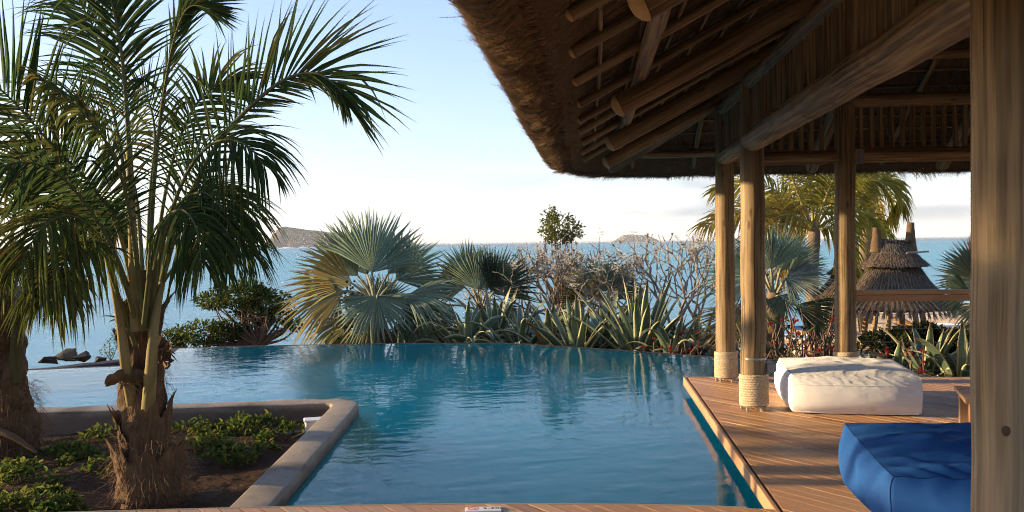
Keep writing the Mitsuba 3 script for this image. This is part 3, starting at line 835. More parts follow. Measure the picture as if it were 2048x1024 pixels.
half = (VE - VN) / 2 - .02
prof = [(half, hs(half) + .055), (3.0, hs(3.0) + .055), (2.0, hs(2) + .055), (1.2, hs(1.2) + .055), (.6, hs(.6) + .055), (.25, hs(.25) + .055), (0.05, hs(.05) + .05), (-.04, H0 + .955), (-.10, H0 + .90),
        (-.17, H0 + .852), (-.25, H0 + .845), (-.32, H0 + .87), (-.385, H0 + .915), (-.435, H0 + .97), (-.475, H0 + 1.05), (-.49, H0 + 1.15), (-.46, H0 + 1.26), (-.35, H0 + 1.40), (0, H0 + 1.66), (1.0, hs(1.) + .68), (2.5, hs(2.5) + .68), (half, hs(half) + .66)]
prof = np.array(prof)
rings = [ring_at(d) for d, _ in prof]
n = len(rings[0])
v = np.stack([np.column_stack([r_, np.full(n, z)]) for r_, (_, z) in zip(rings, prof)])       # rings, n, (U, V, z)
vw = W(v[..., 0], v[..., 1], v[..., 2])
nz = meshkit.fbm(vw * 1.7, 3, seed=5) - 0.5; nz2 = meshkit.fbm(vw * 7, 3, seed=6) - 0.5
amt = np.interp(np.arange(len(prof)), [0, 6, 8, 16, 18], [0.0, 0.0, 1, 1, .5])[:, None]
cen = np.array([UC, (VN + VE) / 2]); od = unit(v[..., :2] - cen)
vw = vw + (0.11 * nz + 0.035 * nz2)[..., None] * amt[..., None] * (od[..., :1] * UU + od[..., 1:] * VV) + (0.05 * nz2 + .05 * nz)[..., None] * amt[..., None] * ZZ
i, j = np.meshgrid(np.arange(len(prof) - 1), np.arange(n), indexing='ij')
f = np.stack([i * n + j, i * n + (j + 1) % n, (i + 1) * n + (j + 1) % n, (i + 1) * n + j], -1).reshape(-1, 4)
th = obj('thatch', (vw.reshape(-1, 3), f), M['thatch'], PV, smooth=True, label='thick thatch with a rounded combed eave')


def straws(count, j_lo, j_hi, seed, jr, Ls=(0.08, 0.2), wd=(0.003, 0.006), lift=0.004, stand=0.07):
    """Single straws laid along the eave, combed outwards."""
    rng = np.random.default_rng(seed)
    jj = rng.uniform(j_lo, j_hi, count); kk = rng.uniform(jr[0], jr[1], count)
    j0 = jj.astype(int) % n; fj = jj - jj.astype(int); k0 = kk.astype(int); fk = kk - k0; j1 = (j0 + 1) % n

    def S(fk_, k_):
        return (vw[k_, j0] * (1 - fj)[:, None] + vw[k_, j1] * fj[:, None]) * (1 - fk_)[:, None] + (vw[k_ + 1, j0] * (1 - fj)[:, None] + vw[k_ + 1, j1] * fj[:, None]) * fk_[:, None]
    p = S(fk, k0)
    along = unit(vw[k0 + 1, j0] - vw[k0, j0]); side = unit(vw[k0, j1] - vw[k0, j0])
    nn = unit(np.cross(side, along)); nn = nn * np.sign((nn * (p - W(UC, 6.4, 2.6 + .9))).sum(1))[:, None]
    d = unit(along + rng.normal(0, .09, (count, 1)) * side + (np.abs(rng.normal(0, stand, (count, 1)))) * nn)
    L = rng.uniform(*Ls, count)
    return leaves(p + nn * lift - d * (L * .3)[:, None], d, nn + rng.normal(0, .2, nn.shape), L, rng.uniform(*wd, count), droop=.15, segs=1, fold=.2, prof=[1, .5],
                  col=np.array([0.21, 0.135, 0.075]) * rng.uniform(.12, 1.6, (count, 1)) ** 1.2)


j_left0, j_left1 = 18, 18 + 89                            # ring indices of the left side, then the far left corner, then the far side
fr = MB()
fr.add(*straws(72000, j_left0, j_left1 + 18, 1, (6.2, 15.8), stand=.07))
fr.add(*straws(22000, j_left1 + 14, j_left1 + 18 + 89, 2, (6.2, 13.5), stand=.07))
fr.add(*straws(260, j_left0, j_left1 + 18, 3, (12.5, 15.5), Ls=(.10, .2), stand=.6))
obj('straw_fringe', fr, M['straw'], th, color=True, kind='stuff')
# tufts hanging between the battens on the underside
tu = MB(); rng = np.random.default_rng(9)
cnt = 26000
d = rng.uniform(0.1, 3.2, cnt); d = np.floor(d / .235) * .235 + rng.uniform(.02, .21, cnt) ** 1.0
sel = rng.random(cnt) < .62
U_ = np.where(sel, UE + d, rng.uniform(UE, 7.0, cnt)); V_ = np.where(sel, rng.uniform(2.5, VE, cnt), VE - d)
ok = np.where(sel, d < VE - V_, d < U_ - UE)
U_, V_, d, sel = U_[ok], V_[ok], d[ok], sel[ok]
dirv = np.where(sel[:, None], -UU, VV) * 1.0 + ZZ * -(SL + .12)
tu.add(*leaves(W(U_, V_, hs(d) + .048), unit(dirv + rng.normal(0, .12, dirv.shape)), rng.normal(0, .3, dirv.shape) - ZZ, rng.uniform(.06, .15, len(U_)), rng.uniform(.003, .007, len(U_)), droop=.15, segs=1, prof=[1, .5],
              col=np.array([0.17, 0.115, 0.065]) * rng.uniform(.3, 1.2, (len(U_), 1))))
obj('straw_underside', tu, M['straw'], th, color=True, kind='stuff')

# ================================================================== CUSHIONS, TABLE, RAILING
def cushion_mesh(sx, sy, sz, p_edge=5.0, bulge=0.05, n=70, seed=0, wr=0.012):
    m = trimesh.creation.box((2, 2, 2))
    g = np.linspace(-1, 1, n); V, F, b = [], [], 0
    for ax in range(3):
        for s in (-1, 1):
            a, c = np.meshgrid(g, g, indexing='ij'); q = np.zeros((n, n, 3)); q[..., ax] = s; q[..., (ax + 1) % 3] = a; q[..., (ax + 2) % 3] = c
            i, j = np.meshgrid(np.arange(n - 1), np.arange(n - 1), indexing='ij')
            f = np.stack([i * n + j, (i + 1) * n + j, (i + 1) * n + j + 1, i * n + j + 1], -1).reshape(-1, 4)
            F.append((f if s > 0 else f[:, ::-1]) + b); V.append(q.reshape(-1, 3)); b += n * n
    v = np.vstack(V); f = np.vstack(F)
    t = trimesh.Trimesh(v, np.vstack([f[:, [0, 1, 2]], f[:, [0, 2, 3]]]), process=False); t.merge_vertices()
    c = np.array(t.vertices)
    nrm = (np.abs(c) ** p_edge).sum(1) ** (1 / p_edge)
    r = c / nrm[:, None]                                   # a superellipsoid: rounded box
    r = 0.68 * c * 0.965 + 0.32 * r
    return t, c, r


def build_cushion(name, size, center, rot, bsdf, label, shape, seed):
    k = thing(name, label, 'cushion')
    t, c, r = cushion_mesh(*size)
    h = np.array(size) / 2
    q = shape(c, r * h, h)
    t.vertices = q; nn = np.array(t.vertex_normals)
    A = np.array([[math.cos(rot), math.sin(rot), 0], [-math.sin(rot), math.cos(rot), 0], [0, 0, 1]])
    body = obj('cover', (q @ A + center, t.faces), bsdf, k, smooth=True)
    return k, q, c, A


def white_shape(c, q, h):
    x, y, z = c.T
    q = q.copy()
    edge_x = 1 - x ** 2; edge_y = 1 - y ** 2; edge_z = 1 - z ** 2
    q[:, 1] -= 0.055 * edge_x ** .6 * edge_z * (y < -.9) * 1.0          # front face bulges
    q[:, 1] += 0.045 * edge_x * edge_z * (y > .9)
    q[:, 0] += 0.05 * np.sign(x) * edge_y * edge_z * (np.abs(x) > .9)
    q[:, 2] += 0.05 * edge_x * edge_y * (z > .5)
    q[:, 2] += 0.022 * (meshkit.fbm(np.stack([x * 1.5, y * 1.5, 0 * x], 1), 3, seed=4) - .5) * (z > .9) * 4 * edge_x ** .5 * edge_y ** .5
    # diagonal folds along the top front edge and down the front
    ph = 34 * x + 13.0 * (z - y * 0.9) + 9 * meshkit.fbm(np.stack([x * 4, y * 4, z * 4], 1), 3, seed=8)
    m = np.exp(-((z - 0.86) / .5) ** 2) * (y < -.35) * np.clip((1 - np.abs(x)) * 5, 0, 1) * np.clip((-y - .35) * 1.6, 0, 1)
    q += m[:, None] * (0.0036 * meshkit.fbm(np.stack([x * 6 + 3, y * 6, z * 6], 1), 2, seed=18))[:, None] * (np.sin(ph) + .5 * np.sin(2.1 * ph + 1))[:, None] * np.array([0, -0.6, 0.8])
    sm = meshkit.fbm(np.stack([x * 5, y * 5, z * 2], 1), 4, seed=3) - .5
    q += 0.011 * sm[:, None] * np.array([0.4, -.6, .5])
    q[:, 2] = np.maximum(q[:, 2], -h[2])
    return q


wc = W(3.02 - .30, 8.28, 0.178) + UU * -0.04
wk, wq, wcn, wA = build_cushion('white_cushion', (1.16, 1.26, 0.352), P(1688, 790, 8.22) * [1, 1, 0] + [0.0, 0.0, 0.18], -0.2, M['white_cloth'], 'large square white floor cushion lying on the deck behind the front post', white_shape, 3)


def piping(k, q, c, A, center, sel_fn, order_fn, bsdf, r=0.004):
    m = sel_fn(c); ids = np.where(m)[0]; ids = ids[np.argsort(order_fn(c[ids]))]
    p = (q[ids] @ A + center)
    p = catmull(p[::2], len(ids))
    v, f, uv = tube(p, r, 6)
    obj('seam', MB().add(v, f, uv), bsdf, k, smooth=True)


wcen = P(1688, 790, 8.22) * [1, 1, 0] + [0.0, 0.0, 0.18]
g_ = np.linspace(-1, 1, 70)
zrow = g_[np.argmin(np.abs(g_ - .52))]
eps = 1e-6
piping(wk, wq, wcn, wA, wcen, lambda c: (np.abs(c[:, 2] + 1) < eps) & (np.abs(c[:, 1] + 1) < eps), lambda c: c[:, 0], M['white_cloth'], 0.008)
piping(wk, wq, wcn, wA, wcen, lambda c: (np.abs(c[:, 0] - 1) < eps) & (np.abs(c[:, 1] + 1) < eps), lambda c: c[:, 2], M['white_cloth'], 0.006)
piping(wk, wq, wcn, wA, wcen, lambda c: (np.abs(c[:, 2] - zrow) < eps) & (np.abs(c[:, 1] + 1) < eps), lambda c: c[:, 0], M['white_cloth'], 0.0045)


def blue_shape(c, q, h):
    x, y, z = c.T
    q = q.copy()
    ez = 1 - z ** 2; ex = 1 - x ** 2; ey = 1 - y ** 2
    q[:, 0] -= (0.075 * ez * (0.6 + .4 * ey) + 0.01) * (x < -.8) * np.clip((-x - .8) * 5, 0, 1)
    q[:, 0] += np.interp(z, [-1, 0, 1], [0.26, 0.06, 0]) * (x < 0) * (-x)
    q[:, 1] -= 0.09 * ez * ex * np.clip((-y - .8) * 5, 0, 1)
    q[:, 2] += 0.045 * ex * ey * (z > .5) - 0.03 * np.clip(x, 0, 1) * (z > 0)
    # soft folds running in from the left seam and the front corner
    w = meshkit.fbm(np.stack([x * 2.0, y * 7 + x * 1.2, z * 2], 1), 4, seed=21) - .5
    q[:, 2] += 0.10 * w * (z > .6) * np.clip((1 - np.abs(y)) * 3, 0, 1) * np.clip((1 + x) * 4, 0.05, 1)
    ph = 26 * (x + .75 * y) + 4 * meshkit.fbm(np.stack([x * 3, y * 3, z * 3], 1), 2, seed=12)
    mm = np.exp(-(((x + .72) / .5) ** 2 + ((y + .8) / .35) ** 2)) * np.clip(z, 0, 1) * np.clip((1 + x) * 6, 0, 1)
    q[:, 2] += 0.008 * np.sin(ph) * mm
    bl = np.sin(7.5 * (y * .9 - z * 0.55) + .8) * 0.5 + .5
    q[:, 0] -= 0.045 * bl * ez * (x < -.9) * (0.3 + .7 * ey)
    q[:, 2] = np.maximum(q[:, 2], -h[2])
    return q


bcen = np.array([2.43, 4.44, 0.246])
bk, bq, bcn, bA = build_cushion('blue_cushion', (1.30, 1.30, 0.472), bcen, -0.19, M['blue_cloth'], 'royal blue bean bag cushion on the deck beside the near post', blue_shape, 5)
scene['m_blue_seam'] = principled(rgb(0.004, 0.03, 0.11), 0.8, 0.2)
piping(bk, bq, bcn, bA, bcen, lambda c: (np.abs(c[:, 2] - 1) < eps) & (np.abs(c[:, 0] + 1) < eps), lambda c: c[:, 1], 'm_blue_seam', 0.0022)
piping(bk, bq, bcn, bA, bcen, lambda c: (np.abs(c[:, 1] + 1) < eps) & (np.abs(c[:, 0] + 1) < eps), lambda c: c[:, 2], 'm_blue_seam', 0.0022)
piping(bk, bq, bcn, bA, bcen, lambda c: (np.abs(c[:, 2] - 1) < eps) & (np.abs(c[:, 1] + 1) < eps), lambda c: c[:, 0], 'm_blue_seam', 0.0022)

tb = thing('side_table', 'low wooden table half hidden behind the near post', 'table')
tc = np.array([3.58, 6.25, 0.40]); ax2 = np.array([[math.cos(.35), -math.sin(.35), 0], [math.sin(.35), math.cos(.35), 0], [0, 0, 1]])
for q in range(5):
    v, f, uv = box_mesh((0.7, 0.118, 0.03), tc + ax2[1] * (q - 2) * 0.122, ax2, 0.003, 900 + q)
    obj('top_plank', MB().add(v, f, uv), M['board_wood'], tb, uv=True)
for sx in (-1, 1):
    for sy in (-1, 1):
        v, f, uv = box_mesh((0.06, 0.06, 0.385), tc + ax2[0] * sx * .29 + ax2[1] * sy * .25 + [0, 0, -.2075], ax2, 0.003, 910)
        obj('leg', MB().add(v, f, uv), M['board_wood'], tb, uv=True)
for sy in (-1, 1):
    v, f, uv = box_mesh((0.5, 0.025, 0.07), tc + ax2[1] * sy * .25 + [0, 0, -.0515], ax2, 0.003, 915)
    obj('apron', MB().add(v, f, uv), M['board_wood'], tb, uv=True)

rl = thing('cable_railing', 'wooden handrail with thin steel cables behind the deck on the right', 'railing')
plank(W(CC[0] + .10, CC[1], 0.965), W(5.49, CC[1], 0.965), 0.10, 0.045, 921, rl, 'handrail')
plank(W(CC[0] + .10, CC[1], 0.90), W(5.49, CC[1], 0.90), 0.03, 0.07, 922, rl, 'under_rail')
for z in (0.13, 0.28, 0.43, 0.58, 0.73):
    v, f, uv = tube(catmull([W(CC[0] + .10, CC[1], z), W(4.1, CC[1], z - .012), W(5.49, CC[1], z)], 12), 0.0028, 6)
    obj('cable', MB().add(v, f, uv), M['grey_plastic'], rl, smooth=True)

# ================================================================== PALMS
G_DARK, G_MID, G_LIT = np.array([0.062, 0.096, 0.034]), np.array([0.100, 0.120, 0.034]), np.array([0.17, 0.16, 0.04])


def frond(tree, pts, L=0.6, n=62, droop=0.9, hint=(0, -1, .25), asym=(1.0, 1.0), ang=(68, 22), start=0.18, wid=0.034, col=G_DARK, r0=0.022, lift=0.15, seed=0, segs=5, lpow=.7, petcol=(0.12, 0.125, 0.05), broken=.06):
    """A feather frond: tapering midrib and two rows of folded leaflets."""
    rng = np.random.default_rng(seed + 100)
    k = fresh(tree + '__frond')
    p = catmull(pts, 60); t, _, _ = frames(p)
    s = np.linspace(0, 1, 60)
    v, f, uv = tube(p, r0 * (1 - 0.86 * s ** .8), 7)
    cb = np.array(petcol) * (1 - .3 * np.repeat(np.linspace(0, 1, len(v) // 8 + 1), 8)[:len(v), None])
    scene[k + '__midrib'] = mikit.ply((v, f), M['bark'], smooth=True, color=np.clip(cb, 0.01, 1))
    u = start + (1 - start) * (np.arange(n) + .5) / n
    base, dirs, nr, LL, WW, DD = [], [], [], [], [], []
    hint = unit(np.asarray(hint, float))
    for sd, sc in ((1, asym[0]), (-1, asym[1])):
        uu = np.clip(u + rng.normal(0, .004, n), 0, .999)
        q = np.stack([np.interp(uu, s, p[:, c]) for c in range(3)], 1); tq = unit(np.stack([np.interp(uu, s, t[:, c]) for c in range(3)], 1))
        side = unit(np.cross(tq, hint)) * sd; nn = unit(np.cross(side, tq)) * sd
        a = np.radians(np.interp((uu - start) / (1 - start), [0, .5, 1], [ang[0], (ang[0] + ang[1]) / 2 + 6, ang[1]]) + rng.normal(0, 4.5, n))[:, None]
        d = np.cos(a) * tq + np.sin(a) * side + nn * (lift + rng.normal(0, .09, (n, 1)))
        w = (uu - start) / (1 - start)
        ln = L * sc * np.clip(np.sin(np.pi * np.clip(.12 + .80 * w, 0, 1)) ** lpow, .25, 1) * rng.uniform(.84, 1.1, n)
        br = rng.random(n) < broken
        base.append(q); dirs.append(d); nr.append(nn); LL.append(ln); WW.append(wid * (0.55 + .45 * np.sin(np.pi * np.clip(.1 + .75 * w, 0, 1))) * rng.uniform(.8, 1.15, n)); DD.append(np.where(br, droop * 3.0 + 1.5, droop * rng.uniform(.6, 1.4, n)))
    N = 2 * n
    c = tint(col, N, .16, rng)
    old = rng.random(N) < .07
    c[old] = c[old] * .4 + np.array([0.16, 0.10, 0.035]) * .6
    mb = MB().add(*leaves(np.vstack(base), np.vstack(dirs), np.vstack(nr), np.concatenate(LL), np.concatenate(WW), np.concatenate(DD), segs=segs, fold=.35, prof=[.5, .95, 1, .85, .6, .3, .03], col=c, jit=.025, rng=rng))
    vv, ff, _, cc = mb.get()
    scene[k + '__leaflets'] = mikit.ply((vv, ff), M['leaf'], smooth=False, color=cc)
    return k


def px(*q):
    return [P(a, b, c) for a, b, c in q]


def fibre_trunk(tree, pts, radii, name='trunk', seed=0, sides=44):
    p = catmull(pts, 90); r = np.interp(np.linspace(0, 1, 90), np.linspace(0, 1, len(radii)), radii)
    v, f, uv = tube(p, r, sides)
    nz = meshkit.fbm(v * [9, 9, 4] + seed, 4, seed=seed)[:, None] - .5; n2 = meshkit.fbm(v * [34, 34, 9] + seed, 3, seed=seed + 1)[:, None] - .5
    ctr = np.array([p[np.argmin(((p - q) ** 2).sum(1))] for q in v])
    v = v + unit(v - ctr) * (nz * .13 + n2 * .05) * (r.max() / .2)
    return obj(name, MB().add(v, f, uv), M['fibre'], tree, smooth=True, uv=True)


def sheath(tree, c, ang0, span, r0, r1, z0, z1, seed=0, flare=0.03, torn=True, parent=None):
    """A leaf base wrapped round the trunk, torn along its upper edge."""
    rng = np.random.default_rng(seed); na, nz = 26, 20
    a = ang0 + np.linspace(-span, span, na); tz = np.linspace(0, 1, nz)
    top = 1 - (0.5 * np.abs(np.linspace(-1, 1, na)) ** 1.6) - (0.22 * rng.random(na) if torn else 0)
    A, Z = np.meshgrid(a, tz, indexing='ij'); Z = Z * top[:, None]
    R = r0 + (r1 - r0) * Z + flare * Z ** 3 * 2
    q = np.stack([c[0] + R * np.cos(A), c[1] + R * np.sin(A), z0 + (z1 - z0) * Z], -1)
    q = q + .035 * (meshkit.fbm(q * 11 + seed, 3)[..., None] - .5) * np.array([1, 1, .3])
    i, j = np.meshgrid(np.arange(na - 1), np.arange(nz - 1), indexing='ij'); m = nz
    f = np.stack([i * m + j, (i + 1) * m + j, (i + 1) * m + j + 1, i * m + j + 1], -1).reshape(-1, 4)
    inner = q - unit(q - np.array([c[0], c[1], 0]))* np.array([1, 1, 0]) * .006
    nv = q.reshape(-1, 3).shape[0]
    uv = np.stack([(A * r0), z0 + (z1 - z0) * Z], -1).reshape(-1, 2)
    return obj('leaf_base', MB().add(q.reshape(-1, 3), f, uv).add(inner.reshape(-1, 3), f[:, ::-1], uv), M['fibre'], tree, smooth=True, uv=True)


def fibres(tree, c, r, z0, z1, n, seed, L=(0.06, .22)):
    rng = np.random.default_rng(seed)
    a = rng.uniform(0, 2 * np.pi, n); z = rng.uniform(z0, z1, n)
    rr = np.interp(z, [z0, z1], [r[0], r[1]])
    d = np.stack([np.cos(a), np.sin(a), rng.normal(-.4, .7, n)], 1); d += rng.normal(0, .5, d.shape)
    b = np.stack([c[0] + rr * np.cos(a), c[1] + rr * np.sin(a), z], 1)
    mb = MB().add(*leaves(b, d, rng.normal(0, 1, d.shape), rng.uniform(*L, n), rng.uniform(.0016, .0036, n), droop=1.4, segs=3, fold=0, prof=[1, .4], col=np.array([.25, .14, .07]) * rng.uniform(.4, 1.3, (n, 1)), jit=.15, rng=rng))
    obj('fibres', mb, M['straw'], tree, color=True, kind='stuff')


# ---- the big coconut palm in the planting bed
P1 = thing('coconut_palm', 'large young coconut palm with a shaggy trunk rising from the planting bed', 'palm tree')
b1 = PZ(306, 1004, -0.28); D1 = b1[1]
fibre_trunk(P1, [b1 - [0, 0, .08], P(303, 930, D1), P(292, 850, D1), P(286, 740, D1), P(287, 650, D1), P(284, 590, D1), P(282, 540, D1)], [.20, .18, .15, .125, .115, .105, .075], seed=3)
for q, (za, zb, ang, sp, r0, r1) in enumerate([(-.24, .16, -1.3, .95, .26, .235), (-.22, .26, -2.4, .9, .25, .22), (-.2, .22, -.35, .9, .26, .25), (-.02, .52, -1.0, .85, .215, .165), (.0, .48, -2.9, .9, .205, .19), (.05, .6, .2, .9, .20, .16), (.28, .80, -1.9, .7, .155, .15),
                                             (.34, .92, -.6, .75, .155, .128), (.50, 1.0, -3.1, .7, .135, .155), (.62, 1.12, -1.5, .8, .13, .12), (.85, 1.25, .1, .75, .12, .15), (.9, 1.32, -2.7, .7, .115, .14)]):
    c = np.array([np.interp(zb, [-.3, 0.3, 1.0], [b1[0], P(292, 850, D1)[0], P(287, 650, D1)[0]]), D1])
    sheath(P1, c, ang, sp, r0 * .80 + .012, r1 * .84 + .012, za, zb, seed=q + 40, flare=.05)
fibres(P1, b1, (.215, .18), -.25, .2, 1300, 5)
fibres(P1, [P(290, 740, D1)[0], D1], (.15, .12), .25, 1.1, 500, 6, (.03, .12))
# old torn leaf bases that stick out of the trunk
for q, (pts, w) in enumerate([(px((290, 655, 6.05), (262, 645, 5.98), (235, 640, 5.94), (208, 652, 5.9)), .11), (px((296, 690, 6.0), (320, 688, 5.95), (331, 706, 5.93), (322, 735, 5.93)), .10), (px((285, 760, 6.0), (256, 752, 5.95), (243, 775, 5.92), (236, 806, 5.92)), .09)]):
    p = catmull(pts, 16)
    mb = MB().add(*leaves(p[0], p[1] - p[0], [0, -.6, .8], .27, w * 1.25, droop=[.7, 2.2, 1.6][q], segs=14, fold=[.5, .8, .8][q], prof=[.9, 1, .75, .95, .6, .8, .3], col=[[.13, .08, .045]], jit=.20))
    mb.add(*leaves(np.repeat(p[8:10], 9, 0), RNG.normal(0, .5, (18, 3)) + (p[-1] - p[8]), RNG.normal(0, 1, (18, 3)), RNG.uniform(.06, .16, 18), .012, droop=.8, segs=4, fold=.2, col=tint((.16, .10, .06), 18)))
    vv, ff, _, cc = mb.get()
    obj('torn_leaf_base', MB().add(vv, ff, vv[:, :2] * 1.0, cc), M['bark'], P1, color=True)
C1 = (284, 600, D1)
F1 = [
    # points, L, droop, hint, asym, lift, ang, n, colour
    (px((305, 700, D1 - .08), (322, 570, 6.0), (368, 420, 5.95), (440, 282, 5.85), (545, 175, 5.8), (622, 146, 5.75), (672, 172, 5.7), (694, 208, 5.7)), .58, .3, (0, -1, .15), (.52, 1.2), .05, (50, 12), 84, G_DARK, .26),
    (px((300, 640, 6.0), (330, 470, 5.8), (375, 345, 5.6), (430, 285, 5.4), (488, 288, 5.25), (528, 330, 5.2)), .62, 1.5, (.2, -.8, .6), (1, .8), -.1, (70, 25), 49, G_DARK, .3),
    (px((296, 640, 6.2), (332, 380, 6.4), (375, 240, 6.55), (425, 175, 6.7), (478, 165, 6.8)), .55, .9, (.2, 1, .2), (1, .8), .0, (60, 22), 54, G_MID, .3),
    (px((293, 640, 6.05), (312, 320, 6.1), (338, 130, 6.0), (362, 40, 5.95), (385, 12, 5.9), (420, 18, 5.85)), .5, .22, (0, -1, 0), (.8, .8), -.35, (16, 9), 49, G_DARK, .3),
    (px((284, 640, 5.95), (268, 470, 5.85), (258, 290, 5.75), (246, 130, 5.7), (222, 0, 5.6), (180, -95, 5.5)), .62, .65, (.1, -1, 0), (.9, 1), .05, (48, 20), 62, G_DARK, .46),
    (px((282, 640, 6.1), (246, 330, 6.1), (212, 160, 6.15), (180, 40, 6.2), (120, -40, 6.3)), .6, .8, (0, -1, .2), (.8, 1), .0, (55, 22), 45, G_DARK, .32),
    (px((278, 640, 6.0), (240, 470, 5.85), (190, 380, 5.7), (100, 285, 5.5), (0, 178, 5.3), (-110, 110, 5.1)), .72, .35, (0, -1, .25), (1.0, .95), .05, (72, 24), 70, G_DARK, .22),
    (px((276, 650, 5.95), (236, 520, 5.8), (172, 410, 5.6), (110, 345, 5.4), (40, 325, 5.2), (-50, 350, 5.0)), .62, .8, (0, -.9, .5), (1, .9), .0, (66, 26), 52, G_DARK, .25),
    (px((270, 690, 5.98), (226, 560, 5.8), (196, 470, 5.55), (140, 432, 5.3), (85, 455, 5.1), (45, 520, 5.0)), .66, 2.0, (.1, -.7, .7), (1, 1), -.1, (60, 28), 49, G_MID, .3),
    (px((298, 660, 6.0), (318, 520, 5.8), (350, 420, 5.5), (402, 385, 5.3), (446, 420, 5.2), (470, 480, 5.2)), .62, 2.2, (.1, -.7, .7), (1, .9), -.1, (60, 28), 45, G_DARK, .3),
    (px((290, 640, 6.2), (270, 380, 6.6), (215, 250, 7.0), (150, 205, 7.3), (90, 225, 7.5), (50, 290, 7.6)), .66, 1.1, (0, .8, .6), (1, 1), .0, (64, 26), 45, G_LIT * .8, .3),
    (px((300, 640, 6.25), (350, 450, 6.7), (400, 385, 7.0), (450, 400, 7.2), (490, 450, 7.3)), .66, 1.5, (0, .7, .7), (1, 1), -.05, (62, 26), 42, G_MID, .3),
    (px((286, 660, 5.9), (300, 540, 5.6), (322, 450, 5.35), (362, 420, 5.15), (392, 455, 5.05), (402, 520, 5.0)), .56, 2.4, (0, -.6, .8), (1, 1), -.1, (58, 30), 41, G_DARK, .3),
    (px((276, 660, 5.95), (246, 560, 5.7), (205, 490, 5.45), (160, 490, 5.2), (120, 540, 5.05), (92, 600, 5.0)), .56, 2.4, (.1, -.6, .8), (1, 1), -.1, (58, 30), 42, G_MID, .3),
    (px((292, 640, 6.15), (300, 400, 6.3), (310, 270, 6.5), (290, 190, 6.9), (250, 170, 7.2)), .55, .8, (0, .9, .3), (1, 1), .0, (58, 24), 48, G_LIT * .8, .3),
    (px((286, 660, 6.15), (330, 560, 6.4), (400, 480, 6.7), (460, 470, 6.9), (505, 510, 7.0)), .6, 1.6, (0, .5, .9), (1, 1), -.1, (62, 26), 41, G_DARK, .3),
    (px((284, 640, 5.9), (262, 440, 5.6), (226, 310, 5.3), (160, 220, 5.1), (70, 150, 4.9)), .5, 1.6, (.2, -.6, .7), (.5, .5), .0, (50, 20), 30, G_MID, .45),
]
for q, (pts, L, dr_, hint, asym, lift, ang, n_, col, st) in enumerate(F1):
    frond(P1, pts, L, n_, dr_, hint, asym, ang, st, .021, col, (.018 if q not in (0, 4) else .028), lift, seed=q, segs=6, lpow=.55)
# the pale petioles that stand clear on both sides of the trunk
for pts, r in ((px((294, 850, D1), (302, 740, 5.92), (309, 650, 5.9), (324, 565, 5.95)), (.05, .02)), (px((268, 830, D1), (252, 735, 5.96), (240, 640, 5.9), (226, 560, 5.82), (208, 490, 5.6)), (.042, .018)), (px((272, 660, 5.93), (268, 560, 5.86), (264, 440, 5.8), (258, 290, 5.75)), (.04, .02))):
    p = catmull(pts, 30); v, f, uv = tube(p, np.linspace(*r, 30), 12)
    cc = np.array([0.23, 0.19, 0.085]) * (.55 + .9 * meshkit.fbm(v * [30, 30, 3], 3)[:, None])
    obj('petiole', MB().add(v, f, uv, cc), M['bark'], P1, smooth=True, color=True)

# ---- the second palm at the left edge
P0 = thing('coconut_palm', 'palm cut off by the left edge with a bulging shaggy trunk foot', 'palm tree')
b0 = PZ(14, 915, -0.28); D0 = b0[1]
fibre_trunk(P0, [b0 - [0, 0, .08], P(12, 850, D0), P(8, 760, D0), P(4, 660, D0), P(2, 590, D0)], [.26, .25, .19, .14, .10], seed=8)
for q, (za, zb, ang, sp, r0, r1) in enumerate([(-.24, .2, -1.3, .95, .27, .25), (-.2, .25, -.4, .9, .27, .25), (.02, .5, -.9, .85, .24, .2), (.2, .75, -1.9, .8, .2, .17), (.35, .9, -.3, .8, .17, .17), (.6, 1.1, -1.2, .8, .15, .14)]):
    sheath(P0, np.array([b0[0] - .04, D0]), ang, sp, r0 + .01, r1 + .01, za, zb, seed=q + 70)
fibres(P0, b0, (.29, .22), -.2, .4, 1200, 15)
